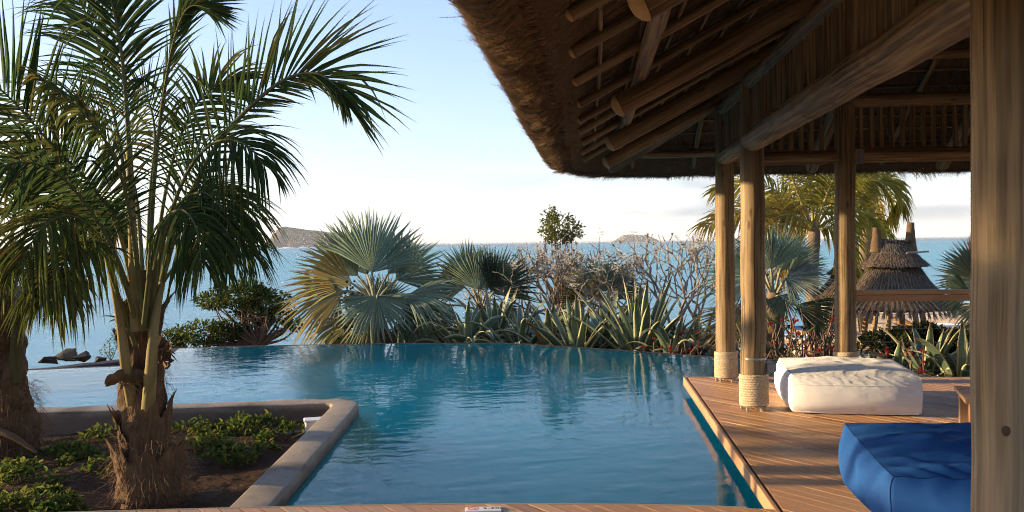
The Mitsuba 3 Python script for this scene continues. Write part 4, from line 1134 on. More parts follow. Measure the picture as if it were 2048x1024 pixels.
# an arched dead petiole lying against its foot
p = catmull([P(-20, 855, D0 - .25), P(20, 870, D0 - .3), P(50, 888, D0 - .32), P(74, 905, D0 - .34)], 20); v, f, uv = tube(p, np.linspace(.04, .012, 20), 8)
obj('petiole', MB().add(v, f, uv, (.13, .08, .05)), M['bark'], P0, smooth=True, color=True)
p = catmull([P(30, 765, D0 - .1), P(34, 680, D0 - .1), P(50, 600, D0 - .15), P(64, 540, D0 - .2)], 20); v, f, uv = tube(p, np.linspace(.06, .025, 20), 10)
obj('petiole', MB().add(v, f, uv, (.09, .08, .035)), M['bark'], P0, smooth=True, color=True)
F0 = [
    (px((40, 660, D0), (60, 520, D0 - .1), (110, 430, D0 - .2), (170, 415, D0 - .3), (225, 470, D0 - .4)), .62, 1.6, (0, -.6, .8), -.1, G_DARK * 1.1 + [.03, .012, 0]),
    (px((20, 640, D0), (50, 470, D0 + .3), (110, 405, D0 + .6), (180, 410, D0 + .8), (235, 450, D0 + 1)), .6, 1.5, (0, .6, .8), -.05, np.array([.10, .075, .03])),
    (px((10, 640, D0), (-10, 470, D0 - .3), (-60, 400, D0 - .6), (-140, 400, D0 - .9)), .62, 1.4, (0, -.6, .8), -.05, G_DARK),
    (px((25, 660, D0 - .1), (55, 570, D0 - .4), (95, 545, D0 - .7), (125, 590, D0 - .9)), .5, 2.4, (0, -.6, .8), -.1, G_MID),
    (px((12, 650, D0 - .1), (10, 540, D0 - .5), (-5, 500, D0 - .9), (-20, 520, D0 - 1.2)), .6, 2.2, (0, -.5, .9), -.1, G_MID),
    (px((18, 640, D0 + .1), (28, 430, D0 + .2), (60, 350, D0 + .3), (110, 330, D0 + .4)), .55, .9, (0, -1, .3), .0, G_DARK),
    (px((8, 650, D0), (-30, 560, D0 - .3), (-70, 540, D0 - .5), (-110, 580, D0 - .6)), .6, 2.2, (0, -.6, .8), -.1, G_MID),
]
for q, (pts, L, dr_, hint, lift, col) in enumerate(F0):
    frond(P0, pts, L, 50, dr_, hint, (1, 1), (62, 26), .3, .030, col, .024, lift, seed=q + 50, segs=5, lpow=.55)

# ---- a third palm of the bed, just outside the frame: its fronds shade the near post and the blue cushion
P3 = thing('coconut_palm', 'coconut palm of the planting bed just beyond the left edge of the view', 'palm tree')
b3 = np.array([-4.4, 4.05, -.28])
fibre_trunk(P3, [b3, b3 + [.02, 0, .6], b3 + [.04, 0, 1.3], b3 + [.05, 0, 1.9]], [.26, .2, .15, .1], seed=12)
for q in range(20):
    az = q * 2.4; rr = [1.25, 1.15, .8, 1.2][q % 4]; zz = [.35, .9, 1.7, -.2][q % 4]
    dv = np.array([math.cos(az), math.sin(az), 0])
    top = b3 + [.05, 0, 1.8]
    frond(P3, [top, top + dv * rr * .3 + ZZ * zz * .7, top + dv * rr * .75 + ZZ * zz, top + dv * rr + ZZ * (zz - .35)], .6, 46, 1.0, -dv * .3 + [0, 0, 1], (1, 1), (62, 24), .22, .03, G_DARK, .024, 0, seed=q + 400, segs=4, lpow=.55)

# ---- tall coconut palms beyond the pavilion
for name_label, crown, base, fr_list in [
    ('sunlit yellow-green coconut palm behind the pavilion posts', (1628, 462, 24.0), (1640, 640, 24.0),
     [((1560, 420), (1480, 425), (1405, 455)), ((1570, 395), (1505, 365), (1430, 385)), ((1590, 370), (1570, 310), (1520, 290)), ((1640, 370), (1650, 300), (1690, 270)), ((1670, 400), (1720, 360), (1790, 370)),
      ((1680, 430), (1740, 430), (1785, 480)), ((1585, 450), (1540, 455), (1490, 500)), ((1605, 420), (1555, 400), (1495, 420)), ((1655, 455), (1690, 470), (1705, 545)), ((1600, 470), (1570, 490), (1550, 560)), ((1650, 400), (1680, 340), (1740, 320)), ((1620, 390), (1600, 330), (1590, 280)), ((1610, 440), (1570, 430), (1520, 450))]),
    ('second coconut palm behind the far post, its crown reaching over the small thatched hut', (1745, 352, 27.0), (1735, 640, 27.0),
     [((1700, 345), (1650, 350), (1610, 400)), ((1770, 350), (1800, 380), (1803, 425)), ((1720, 330), (1680, 290), (1630, 290)), ((1750, 390), (1760, 430), (1748, 470)), ((1725, 380), (1712, 420), (1705, 470)), ((1770, 325), (1810, 310), (1860, 330)), ((1740, 310), (1735, 260), (1750, 220)), ((1765, 375), (1785, 410), (1780, 450))])]:
    t_ = thing('tall_palm', name_label, 'palm tree')
    cx, cy, cd = crown
    bz = P(base[0], base[1], base[2]); bz[2] = -1.3
    cp_ = catmull([bz, (bz + P(*crown)) / 2 + [-.15, 0, 0], P(cx, cy + 14, cd), P(cx, cy - 8, cd)], 40)
    v, f, uv = tube(cp_, np.linspace(.2, .15, 40), 16)
    v = v + .02 * (meshkit.fbm(v * 6, 3)[:, None] - .5)
    obj('trunk', MB().add(v, f, uv, (.16, .12, .085)), M['bark'], t_, smooth=True, color=True)
    for q, fp in enumerate(fr_list):
        dz = [(-.5), .4, -1.0, .8][q % 4]
        pts = [P(cx, cy, cd)] + [P(a, b, cd + dz * (m + 1) * .6) for m, (a, b) in enumerate(fp)]
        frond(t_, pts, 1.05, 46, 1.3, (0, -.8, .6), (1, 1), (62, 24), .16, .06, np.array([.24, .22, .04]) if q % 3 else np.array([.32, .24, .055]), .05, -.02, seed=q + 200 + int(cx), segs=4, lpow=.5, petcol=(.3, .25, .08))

# ================================================================== FAN PALMS
def fan(palm, crown, hub, tip, normal, spread=120, n=30, col=(.17, .21, .17), bowl=.18, droop=.12, seed=0, pet=.026, R=None, dead=False, split=.58):
    """A fan leaf: petiole from the crown to the hub and pleated segments round the direction of the tip."""
    rng = np.random.default_rng(seed + 900)
    k = fresh(palm + '__fan_leaf')
    hub, tip, crown = np.asarray(hub), np.asarray(tip), np.asarray(crown)
    ax = tip - hub; R = R or np.linalg.norm(ax); ax = unit(ax)
    nrm = np.asarray(normal, float); nrm = unit(nrm - np.dot(nrm, ax) * ax); sd = np.cross(ax, nrm)
    sag = -.05 * np.linalg.norm(hub - crown) * ZZ * -1
    pp = catmull([crown, (crown + hub) / 2 + sag, hub, hub + ax * .06 * R], 14)
    v, f, uv = tube(pp, np.linspace(pet, pet * .6, 14), 7)
    pc_ = np.array([.26, .25, .17]) if not dead else np.array([.2, .14, .09])
    scene[k + '__petiole'] = mikit.ply((v, f), M['bark'], smooth=True, color=np.tile(pc_, (len(v), 1)))
    th_ = np.radians(np.linspace(-spread, spread, n)); dth = abs(th_[1] - th_[0])
    ts = np.array([0.015, .22, split, .72, .88, 1.0]); V, Fc, C = [], [], []
    dr0 = rng.uniform(.5, 1.6, n)
    cc = tint(col, n, .12, rng)
    for q in range(n):
        th = th_[q] + rng.normal(0, dth * .12)
        Rq = R * (0.70 + .30 * math.cos(th * .75)) * rng.uniform(.93, 1.05)
        d = math.cos(th) * ax + math.sin(th) * sd + nrm * bowl * (abs(math.sin(th)) ** 1.5 * .9)
        d = unit(d); s_ = -math.sin(th) * ax + math.cos(th) * sd
        lat = rng.normal(0, .05)
        for t in ts:
            hw = t * Rq * math.tan(dth / 2) * 1.04 if t <= split else split * Rq * math.tan(dth / 2) * 1.1 * max((1 - (t - split) / (1 - split)) ** .8, .05)
            pz = hub + d * t * Rq + s_ * lat * Rq * max(t - split, 0) - ZZ * droop * dr0[q] * R * max(t - .35, 0) ** 2 * 1.6
            pl = nrm * hw * .75
            V += [pz - s_ * hw + pl, pz - pl, pz + s_ * hw + pl]; C += [cc[q] * (.75 if t > .9 else 1.0)] * 3
        b = q * 18
        for m in range(5):
            for e in (0, 1): Fc.append([b + m * 3 + e, b + m * 3 + e + 1, b + m * 3 + 4 + e, b + m * 3 + 3 + e])
    C = np.array(C)
    mb = MB().add(np.array(V), np.array(Fc), None, C); vv, ff, _, cc2 = mb.get()
    scene[k + '__blade'] = mikit.ply((vv, ff), M['leaf'], smooth=False, color=cc2)
    return k


def fan_palm(label, crown, Y, gz, spec, seed, trunk_r=.16, fruit=(), scale_n=30):
    t_ = thing('fan_palm', label, 'fan palm', None)
    c = P(crown[0], crown[1], Y)
    b = c.copy(); b[2] = gz; b[1] += .1
    v, f, uv = tube(catmull([b, (b + c) / 2, c - [0, 0, .1], c + [0, 0, .12]], 24), np.interp(np.linspace(0, 1, 24), [0, .6, 1], [trunk_r, trunk_r * 1.1, trunk_r * .6]), 16)
    v = v + .05 * (meshkit.fbm(v * 7, 3)[:, None] - .5)
    obj('trunk', MB().add(v, f, uv, np.array([.14, .10, .07]) * (.6 + .8 * meshkit.fbm(v * 20, 2)[:, None])), M['bark'], t_, smooth=True, color=True)
    for q, s in enumerate(spec):
        (hx, hy, hd), (tx, ty, td), nr = s[0], s[1], s[2]; o = s[3] if len(s) > 3 else {}
        fan(t_, c, P(hx, hy, Y + hd), P(tx, ty, Y + td), nr, seed=seed * 40 + q, n=o.pop('n', scale_n), **o)
    for (fx, fy, fd, fr_) in fruit:
        rng = np.random.default_rng(int(fx)); cen_ = P(fx, fy, Y + fd); mb = MB(); ic = trimesh.creation.icosphere(1, 1.0)
        for _ in range(110):
            d = rng.normal(0, 1, 3) * [.5, .5, .62] * fr_
            mb.add(np.array(ic.vertices) * rng.uniform(.016, .026) + cen_ + d, ic.faces, None, np.array([.075, .065, .03]) * rng.uniform(.5, 1.5))
        v, f, uv = tube(catmull([c, (c + cen_) / 2 + [0, 0, .1], cen_ + [0, 0, fr_ * .3], cen_ - [0, 0, fr_ * .7]], 12), .012, 6); mb.add(v, f, uv, (.16, .13, .07))
        obj('fruit_cluster', mb, M['bark'], t_, color=True, kind='stuff')
    return t_


SV, SV2, GO, DE, SVG = (.25, .32, .235), (.165, .22, .155), (.31, .26, .11), (.19, .145, .09), (.25, .27, .14)
UPc, TOW = (0, -.95, .3), (0, -1, .05)
fan_palm('large silver-green fan palm standing alone just left of the centre beyond the pool edge', (750, 606), 16.4, -.9, [
    ((744, 545, -.2), (766, 402, -.3), TOW, dict(spread=66, col=SV, n=32)), ((716, 552, .1), (628, 456, .2), (-.3, -.9, .3), dict(spread=44, col=SVG, n=24)), ((735, 550, .5), (690, 420, .7), TOW, dict(spread=48, col=SV2, n=24)),
    ((706, 568, -.1), (582, 530, -.35), (-.25, -.75, .6), dict(spread=46, col=GO, n=24)), ((690, 582, -.3), (550, 626, -.6), (-.2, -.8, .5), dict(spread=46, col=GO, n=26, droop=.28)), ((792, 560, .0), (888, 490, .1), TOW, dict(spread=54, col=SV2, n=26)),
    ((812, 592, -.3), (922, 596, -.7), (.1, -.55, .85), dict(spread=52, col=SV, n=26, droop=.3)), ((754, 592, -.6), (752, 690, -1.15), (0, -.9, .55), dict(spread=92, col=SV, n=30, droop=.05, bowl=-.1)), ((806, 608, -.2), (900, 664, -.5), (.2, -.9, .3), dict(spread=60, col=SV2, droop=.3, n=26)),
    ((690, 640, -.1), (612, 692, -.3), (-.2, -.9, .3), dict(spread=46, col=GO, droop=.4, n=20)), ((700, 650, -.2), (668, 712, -.4), (0, -1, .1), dict(spread=45, col=SVG, droop=.4, n=20)), ((792, 648, 0), (820, 712, -.2), (0, -1, .1), dict(spread=50, col=SV2, droop=.4, n=20)), ((842, 640, .1), (900, 706, .1), (0, -1, .1), dict(spread=50, col=SV2, droop=.3, n=20)),
    ((768, 655, -.2), (772, 716, -.4), (0, -1, .1), dict(spread=45, col=DE, droop=.3, n=18)), ((776, 548, .4), (838, 478, .7), TOW, dict(spread=44, col=SV2, n=20)), ((680, 600, .3), (650, 640, .3), (0, -1, .1), dict(spread=45, col=GO, R=.6, n=18)),
    ((740, 640, -.4), (716, 708, -.8), (0, -1, .2), dict(spread=40, col=SVG, droop=.3, n=18)), ((830, 610, .3), (880, 650, .4), TOW, dict(spread=50, col=SVG, n=20)), ((748, 602, .3), (738, 540, .5), TOW, dict(spread=62, col=SV2, n=20, split=.45)), ((770, 604, .5), (812, 548, .6), TOW, dict(spread=60, col=SV2, n=20, split=.45)), ((756, 598, .5), (800, 560, .6), TOW, dict(spread=75, col=DE, n=15, split=.3)), ((740, 598, .4), (700, 560, .6), TOW, dict(spread=70, col=GO, n=15, split=.3))], 1,
    fruit=[(702, 602, -.2, .2), (690, 652, -.3, .22), (800, 655, -.35, .22), (706, 640, -.25, .2), (824, 620, -.2, .16)])
fan_palm('dark green fan palm second from the left, behind the agaves', (962, 622), 18.2, -1.1, [
    ((956, 580, -.2), (962, 488, -.4), TOW, dict(spread=70, col=SV2, n=32)), ((984, 588, -.3), (1052, 500, -.4), TOW, dict(spread=58, col=(.075, .11, .07), n=32)), ((938, 560, .2), (892, 486, .3), TOW, dict(spread=60, col=SV2)), ((930, 575, .0), (856, 556, -.1), TOW, dict(spread=50, col=(.10, .11, .05))),
    ((960, 560, .4), (935, 482, .5), TOW, dict(spread=60, col=SV)), ((900, 610, -.2), (868, 650, -.3), TOW, dict(spread=60, col=SV2, droop=.3)), ((1000, 620, 0), (1050, 640, 0), TOW, dict(spread=60, col=SV2, droop=.3)), ((950, 640, -.1), (940, 700, -.2), TOW, dict(spread=60, col=DE, droop=.3)), ((975, 575, .5), (1010, 500, .6), TOW, dict(spread=55, col=(.10, .13, .08)))], 2)
fan_palm('fan palm with brown dead strips amid the bare shrubs behind the agaves', (1208, 620), 18.0, -1.1, [
    ((1204, 585, -.2), (1200, 508, -.4), TOW, dict(spread=62, col=SV2)), ((1186, 590, -.1), (1118, 560, -.2), TOW, dict(spread=45, col=GO)), ((1180, 605, -.1), (1102, 602, -.3), TOW, dict(spread=42, col=(.15, .14, .06))), ((1225, 590, 0), (1282, 550, .1), TOW, dict(spread=55, col=SV2)),
    ((1195, 575, .3), (1165, 525, .4), TOW, dict(spread=60, col=DE)), ((1222, 585, .3), (1248, 520, .4), TOW, dict(spread=60, col=SV2)), ((1200, 600, -.4), (1182, 545, -.6), TOW, dict(spread=30, col=(.30, .22, .13), split=.2, n=16)), ((1175, 630, 0), (1150, 665, 0), TOW, dict(spread=55, col=GO, droop=.3)), ((1240, 615, 0), (1275, 640, 0), TOW, dict(spread=55, col=SV2, droop=.3))], 3)
fan_palm('bright silvery fan palm seen between the pavilion posts', (1548, 600), 14.2, -.8, [
    ((1542, 538, -.1), (1538, 446, -.2), TOW, dict(spread=64, col=SV, n=32)), ((1560, 542, 0), (1610, 452, .1), TOW, dict(spread=46, col=SV)), ((1572, 556, -.2), (1665, 560, -.5), (.2, -.8, .6), dict(spread=78, col=(.22, .27, .24), n=32)), ((1520, 550, -.1), (1394, 560, -.3), TOW, dict(spread=38, col=SV, n=34)),
    ((1525, 535, .2), (1452, 480, .3), TOW, dict(spread=48, col=SV2)), ((1560, 590, -.3), (1580, 640, -.5), TOW, dict(spread=80, col=SV2, droop=.2)), ((1512, 600, -.1), (1490, 660, -.2), TOW, dict(spread=60, col=SV2, droop=.3)), ((1500, 620, -.2), (1408, 690, -.5), (-.2, -.8, .5), dict(spread=42, col=(.26, .20, .09), n=36)),
    ((1590, 610, .1), (1690, 660, .2), TOW, dict(spread=40, col=(.05, .07, .04), droop=.2)), ((1580, 545, .3), (1640, 490, .4), TOW, dict(spread=60, col=SV))], 4)
fan_palm('fan palm at the right, partly hidden by the near post', (1968, 590), 13.2, -.6, [
    ((1955, 560, -.1), (1868, 520, -.2), TOW, dict(spread=62, col=(.15, .17, .10), n=32)), ((1960, 550, .1), (1910, 478, .2), TOW, dict(spread=55, col=(.13, .15, .08))), ((1975, 560, 0), (1985, 480, 0), TOW, dict(spread=60, col=SV2)), ((1940, 585, -.2), (1868, 580, -.4), TOW, dict(spread=45, col=SV2)), ((1990, 570, .1), (2060, 530, .1), TOW, dict(spread=60, col=SV2)), ((1960, 610, -.1), (1925, 665, -.2), TOW, dict(spread=60, col=SV2, droop=.3))], 5)

# ================================================================== AGAVES
def agave(label, px_, py_, Y, gz, size, n, seed, arch=.55, upright=0.0):
    t_ = thing('agave', label, 'agave', None)
    rng = np.random.default_rng(seed + 300); c = P(px_, py_, Y); c[2] = gz
    for q in range(n):
        lvl = q / n; az = q * 2.39996 + rng.normal(0, .25)
        el = np.radians(np.interp(lvl, [0, .5, 1], [28, 50, 84]) + rng.normal(0, 6) + upright * 14)
        L = 1.25 * size * rng.uniform(.78, 1.08) * (1.05 - .2 * lvl); wd = .155 * size ** .5 * rng.uniform(.85, 1.1)
        d = np.array([math.cos(az) * math.cos(el), math.sin(az) * math.cos(el), math.sin(el)])
        p = c + d * .05; segs = 16; pts, T_ = [], []
        curl = arch * rng.uniform(.4, 1.6) * (1.25 - lvl * .9) * (1 - .75 * upright)
        tw = rng.normal(0, .5)
        for s in range(segs + 1):
            pts.append(p.copy()); T_.append(d.copy()); p = p + d * L / segs
            sag = curl * (s / segs) ** 1.3 * 8.5 / segs
            d = unit(d - ZZ * sag)
        pts, T_ = np.array(pts), np.array(T_)
        side0 = unit(np.cross(T_[0], ZZ))
        side = unit(np.repeat(side0[None], segs + 1, 0)); nn = np.cross(side, T_)
        nn = unit(nn); aT = tw * np.linspace(0, 1, segs + 1)[:, None]
        side2 = side * np.cos(aT) + nn * np.sin(aT); nn2 = np.cross(side2, T_)
        t = np.linspace(0, 1, segs + 1)
        w = wd * np.interp(t, [0, .08, .4, .75, .93, 1], [.8, .72, 1, .72, .28, .02])
        us = np.array([-1, -.70, -.66, 0, .66, .70, 1.0]); hh = (us ** 2) * .34
        top = pts[:, None] + side2[:, None] * (us[None, :, None] * w[:, None, None] * .5) + nn2[:, None] * (hh[None, :, None] * w[:, None, None] * .5)
        ub = np.array([.7, 0, -.7]); bot = pts[:, None] + side2[:, None] * (ub[None, :, None] * w[:, None, None] * .5) + nn2[:, None] * (((ub ** 2) * .34 * w[:, None, None].repeat(1, 1)[..., 0] * .5)[..., None] - (.014 * (w / wd)[:, None, None]))
        ring = np.concatenate([top, bot], 1); m = 10
        g = np.array([.095, .145, .09]) * rng.uniform(.75, 1.2); cr = np.array([.50, .45, .24]) * rng.uniform(.85, 1.1)
        if rng.random() < .08: g = np.array([.16, .11, .05]); cr = np.array([.3, .22, .12])
        colr = np.array([cr, cr, g, g * 1.1, g, cr, cr, g, g * .9, g])
        C = np.repeat(colr[None], segs + 1, 0); C[-2:] = [.10, .06, .03]
        i, j = np.meshgrid(np.arange(segs), np.arange(m), indexing='ij')
        f = np.stack([i * m + j, i * m + (j + 1) % m, (i + 1) * m + (j + 1) % m, (i + 1) * m + j], -1).reshape(-1, 4)
        obj('leaf', MB().add(ring.reshape(-1, 3), f, None, C.reshape(-1, 3)), M['agave'], t_, smooth=True, color=True)


AG = [
    ('variegated agave with arching leaves at the foot of the large lone fan palm', 935, 690, 15.9, -.72, 1.15, 22, .8, 0),
    ('variegated agave between the two leftmost fan palms, with one tall upright leaf', 990, 690, 16.4, -.75, 1.35, 24, .65, .1),
    ('variegated agave drooping over the pool edge below the second fan palm', 1040, 695, 16.0, -.75, 1.2, 24, .75, 0),
    ('variegated agave in the middle of the agave row', 1100, 695, 15.8, -.72, 1.15, 24, .7, 0),
    ('variegated agave with narrow upright leaves right of the middle of the row', 1155, 695, 15.3, -.72, 1.2, 24, .5, .4),
    ('variegated agave in front of the fan palm with brown dead strips', 1215, 690, 15.8, -.75, 1.25, 22, .6, .2),
    ('tallest variegated agave with stiff upright leaves left of the red flowered plant', 1282, 690, 15.0, -.75, 1.5, 26, .35, .85),
    ('variegated agave with curled leaves just left of the rope-wrapped corner post', 1345, 700, 14.4, -.72, 1.05, 24, .9, 0),
    ('variegated agave closest to the corner post', 1395, 700, 14.8, -.72, 1.0, 18, .8, 0),
    ('variegated agave right of the far post under the handrail', 1790, 735, 11.4, -.62, .84, 22, .8, .0),
    ('variegated agave with tall blades behind the handrail', 1858, 738, 11.3, -.62, 1.0, 24, .6, .3),
    ('variegated agave beside the near post, with a yellow-edged broad leaf', 1925, 748, 10.9, -.6, .92, 24, .8, .1),
    ('variegated agave hidden mostly behind the white cushion', 1745, 720, 12.2, -.65, .62, 18, .8, .0),
    ('small variegated agave leaning out beside the silvery fan palm', 1440, 690, 15.4, -.75, .9, 16, .8, 0),
]
for q, (lab, a, b, Y, gz, sz, n_, ar, upr) in enumerate(AG):
    agave(lab, a, b, Y, gz, sz, int(n_ * 1.25), q, ar * 1.1, upr)

# ================================================================== SHRUBS AND TREES
def seg_tubes(segs, sides=6):
    """Many tapered limb pieces (p0, p1, r0, r1) as one set of arrays."""
    S = np.array([[*a, *b, r, s] for a, b, r, s in segs]); a, b, r0, r1 = S[:, :3], S[:, 3:6], S[:, 6], S[:, 7]
    t = unit(b - a); x = unit(np.cross(t, np.where(np.abs(t[:, 2:]) < .9, [0, 0, 1.0], [1.0, 0, 0]))); y = np.cross(t, x)
    an = np.arange(sides) * 2 * np.pi / sides
    ring = np.cos(an)[None, :, None] * x[:, None] + np.sin(an)[None, :, None] * y[:, None]
    v = np.concatenate([a[:, None] + ring * r0[:, None, None], b[:, None] + ring * r1[:, None, None], (b + t * r1[:, None])[:, None]], 1)
    m = 2 * sides + 1; j = np.arange(sides); k = (j + 1) % sides
    f = np.vstack([np.stack([j, k, sides + k], 1), np.stack([j, sides + k, sides + j], 1), np.stack([sides + j, sides + k, np.full(sides, 2 * sides)], 1)])
    return v.reshape(-1, 3), (f[None] + (np.arange(len(S)) * m)[:, None, None]).reshape(-1, 3)


def frangipani(label, foot, Y, gz, height, width, seed, levels=6):
    t_ = thing('frangipani', label, 'shrub')
    rng = np.random.default_rng(seed); c = P(foot[0], foot[1], Y); c[2] = gz
    segs, tips = [], []

    def grow(p, d, L, r, lev):
        q = p
        for _ in range(2):
            d2 = unit(d + rng.normal(0, .10, 3) + [0, 0, .05]); q2 = q + d2 * L / 2
            segs.append((q, q2, r, r * .93)); q = q2; r *= .93
        if lev == 0: tips.append((q, d2)); return
        k = rng.choice([2, 3], p=[.86, .14]); a0 = rng.uniform(0, 6.28)
        x = unit(np.cross(d2, [0.3, 0.2, 1])); y = np.cross(d2, x)
        for m in range(k):
            a = a0 + m * 2 * np.pi / k + rng.normal(0, .3); sp = rng.uniform(.42, .75)
            e = unit(d2 * math.cos(sp) + (x * math.cos(a) + y * math.sin(a)) * math.sin(sp) + [0, 0, .12])
            e = unit(e * [width, width * .8, 1])
            grow(q, e, L * rng.uniform(.74, .95), r * .78, lev - 1)
    for m in range(4):
        a = m * 1.57 + rng.uniform(0, .8)
        grow(c + [.1 * math.cos(a), .1 * math.sin(a), 0], unit([.55 * width * math.cos(a), .5 * math.sin(a), 1]), height * .27, .055, levels - (m == 3))
    v, f = seg_tubes(segs)
    v = v + .006 * rng.normal(0, 1, v.shape)
    obj('branches', MB().add(v, f, None, tint((.27, .225, .18), len(v), .1, rng)), M['bark'], t_, smooth=True, color=True)
    top = [x for x in tips if x[0][2] > c[2] + height * .62]
    rng.shuffle(top)
    fl, lf = MB(), MB()
    for (q, d) in top[:int(len(top) * .30)]:
        n = rng.integers(4, 12); b = q + rng.normal(0, .045, (n, 3)) + d * .06
        for k_ in range(5):
            a = k_ * 1.2566 + rng.uniform(0, 1, n)
            dd = np.stack([np.cos(a), np.sin(a) * .8 - .3, .35 + 0 * a], 1)
            fl.add(*leaves(b, dd, np.tile([0, -.3, 1.0], (n, 1)), .042, .026, droop=.3, segs=2, fold=.1, prof=[.4, 1, .3], col=np.clip(tint((.80, .74, .62), n, .05, rng), 0, .9)))
    for (q, d) in tips[::5]:
        n = 3; fl_d = d + rng.normal(0, .8, (n, 3))
        lf.add(*leaves(np.tile(q, (n, 1)), fl_d, rng.normal(0, 1, (n, 3)), rng.uniform(.04, .11, n), .035, droop=.6, segs=3, col=tint((.10, .12, .04), n)))
    obj('flowers', fl, M['petal'], t_, color=True, kind='stuff')
    obj('leaves', lf, M['leaf'], t_, color=True, kind='stuff')


frangipani('bare grey frangipani shrub with white flowers under the small green tree', (1128, 700), 18.8, -1.2, 2.35, 1.15, 2)
frangipani('bare grey frangipani shrub with white flowers left of the corner post', (1362, 690), 17.6, -1.1, 2.55, 1.1, 5)


def crown_cloud(centers, radii, n, rng, shell=.55):
    """Points spread over a set of clumps, denser towards their outside, and the direction away from each clump."""
    centers, radii = np.asarray(centers, float), np.asarray(radii, float)
    w = (radii ** 2).sum(1); i = rng.choice(len(centers), n, p=w / w.sum())
    d = unit(rng.normal(0, 1, (n, 3))); r = rng.uniform(shell, 1.0, n) ** .7
    return centers[i] + d * radii[i] * r[:, None], d, i


def leafy(tname, label, cat, foot, Y, gz, clumps, nleaf, lsize, cols, seed, trunk_r=.06, bark=(.13, .09, .06), wid=.5, shell=.35, limbs=2):
    t_ = thing(tname, label, cat); rng = np.random.default_rng(seed)
    c = P(foot[0], foot[1], Y); c[2] = gz
    C = np.array([P(a, b, Y + d) for a, b, d, _, _ in clumps]); R = np.array([[rx, rx * .9, rz] for *_, rx, rz in clumps])
    mid = C.mean(0); segs = []
    fork = c + (mid - c) * .42
    q = catmull([c, (c + fork) / 2 + rng.normal(0, .05, 3), fork], 8)
    for m in range(7): segs.append((q[m], q[m + 1], trunk_r * (1 - m * .05), trunk_r * (1 - (m + 1) * .05)))
    for Ck, Rk in zip(C, R):
        for _ in range(limbs):
            e = Ck + rng.normal(0, .3, 3) * Rk
            q = catmull([fork, fork + (e - fork) * .5 + rng.normal(0, .10, 3) * np.linalg.norm(e - fork), e], 9)
            for m in range(8): segs.append((q[m], q[m + 1], trunk_r * .6 * (1 - m * .11), trunk_r * .6 * (1 - (m + 1) * .11)))
            for _ in range(8):
                s = q[rng.integers(4, 9)]; segs.append((s, s + unit(rng.normal(0, 1, 3)) * Rk * rng.uniform(.4, .95), trunk_r * .12, trunk_r * .05))
    v, f = seg_tubes(segs, 6)
    obj('trunk', MB().add(v, f, None, bark), M['bark'], t_, smooth=True, color=True)
    p, d, i = crown_cloud(C, R, nleaf, rng, shell)
    gaps = meshkit.fbm(p * (2.2 / R.mean()), 3, seed=seed) > .445
    p, d, i = p[gaps], d[gaps], i[gaps]; n = len(p)
    cc = np.array(cols)[rng.integers(0, len(cols), n)] * np.array([.75, 1.0, 1.2])[rng.integers(0, 3, len(C))][i][:, None]
    mb = MB().add(*leaves(p, d + rng.normal(0, .8, (n, 3)), rng.normal(0, 1, (n, 3)) + [0, -.4, .8], rng.uniform(.6, 1.3, n) * lsize, lsize * wid, droop=.5, segs=2, fold=.25, prof=[.25, 1, .05], col=np.clip(cc * rng.uniform(.7, 1.35, (n, 1)), .004, .8)))
    vv, ff, _, c2 = mb.get()
    k = obj('crown', MB().add(vv, ff, None, c2), M['leaf'], t_, color=True, kind='stuff')


GR = [(.055, .085, .022), (.075, .10, .025), (.10, .115, .03)]
leafy('small_tree', 'small round green tree rising above the bare shrubs against the sky', 'tree', (1128, 640), 20.5, -1.3,
      [(1122, 452, 0, .42, .34), (1100, 442, .1, .22, .24), (1148, 462, 0, .26, .20), (1105, 425, 0, .14, .16), (1118, 475, 0, .36, .16), (1095, 465, -.1, .2, .18), (1128, 548, 0, .25, .22), (1118, 590, .1, .22, .2), (1104, 420, 0, .08, .12)], 2300, .085, [(.10, .13, .03), (.14, .15, .035), (.17, .165, .04)], 21, .05)
leafy('spreading_bush', 'spreading green bush with tangled brown twigs between the big palm and the lone fan palm', 'bush', (545, 690), 19.0, -1.1,
      [(480, 590, 0, .75, .28), (425, 600, .2, .42, .2), (530, 605, 0, .6, .3), (500, 575, .1, .4, .16), (560, 630, .1, .42, .25), (400, 668, -.3, .65, .3), (345, 680, -.3, .42, .24), (455, 662, -.2, .45, .24), (590, 650, 0, .22, .12), (505, 630, .3, .5, .3)], 8500, .085, [(.05, .08, .022), (.08, .105, .026), (.13, .14, .032)], 22, .07, (.16, .10, .07), .55, .3, 5)
leafy('beach_shrub', 'small sparse shrub on the bank just left of the big palm trunk', 'shrub', (222, 712), 16.0, -.75,
      [(222, 690, 0, .12, .2), (232, 672, 0, .1, .14), (214, 700, 0, .12, .12)], 150, .05, GR, 23, .012)
for q, (lab, foot, Y, cl_) in enumerate([
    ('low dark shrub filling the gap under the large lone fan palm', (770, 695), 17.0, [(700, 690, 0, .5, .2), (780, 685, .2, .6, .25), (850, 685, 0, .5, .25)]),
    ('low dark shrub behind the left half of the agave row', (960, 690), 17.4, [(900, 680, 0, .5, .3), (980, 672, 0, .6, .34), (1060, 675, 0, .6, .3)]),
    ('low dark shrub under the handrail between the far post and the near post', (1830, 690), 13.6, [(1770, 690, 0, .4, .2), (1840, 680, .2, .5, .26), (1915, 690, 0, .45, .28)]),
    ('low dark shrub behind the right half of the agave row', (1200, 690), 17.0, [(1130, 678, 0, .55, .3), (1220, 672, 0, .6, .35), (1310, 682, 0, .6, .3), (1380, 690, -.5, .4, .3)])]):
    leafy('dark_shrub', lab, 'shrub', foot, Y, -.9, cl_, 5200, .10, [(.028, .042, .018), (.045, .06, .022), (.06, .05, .025)], 30 + q, .03)


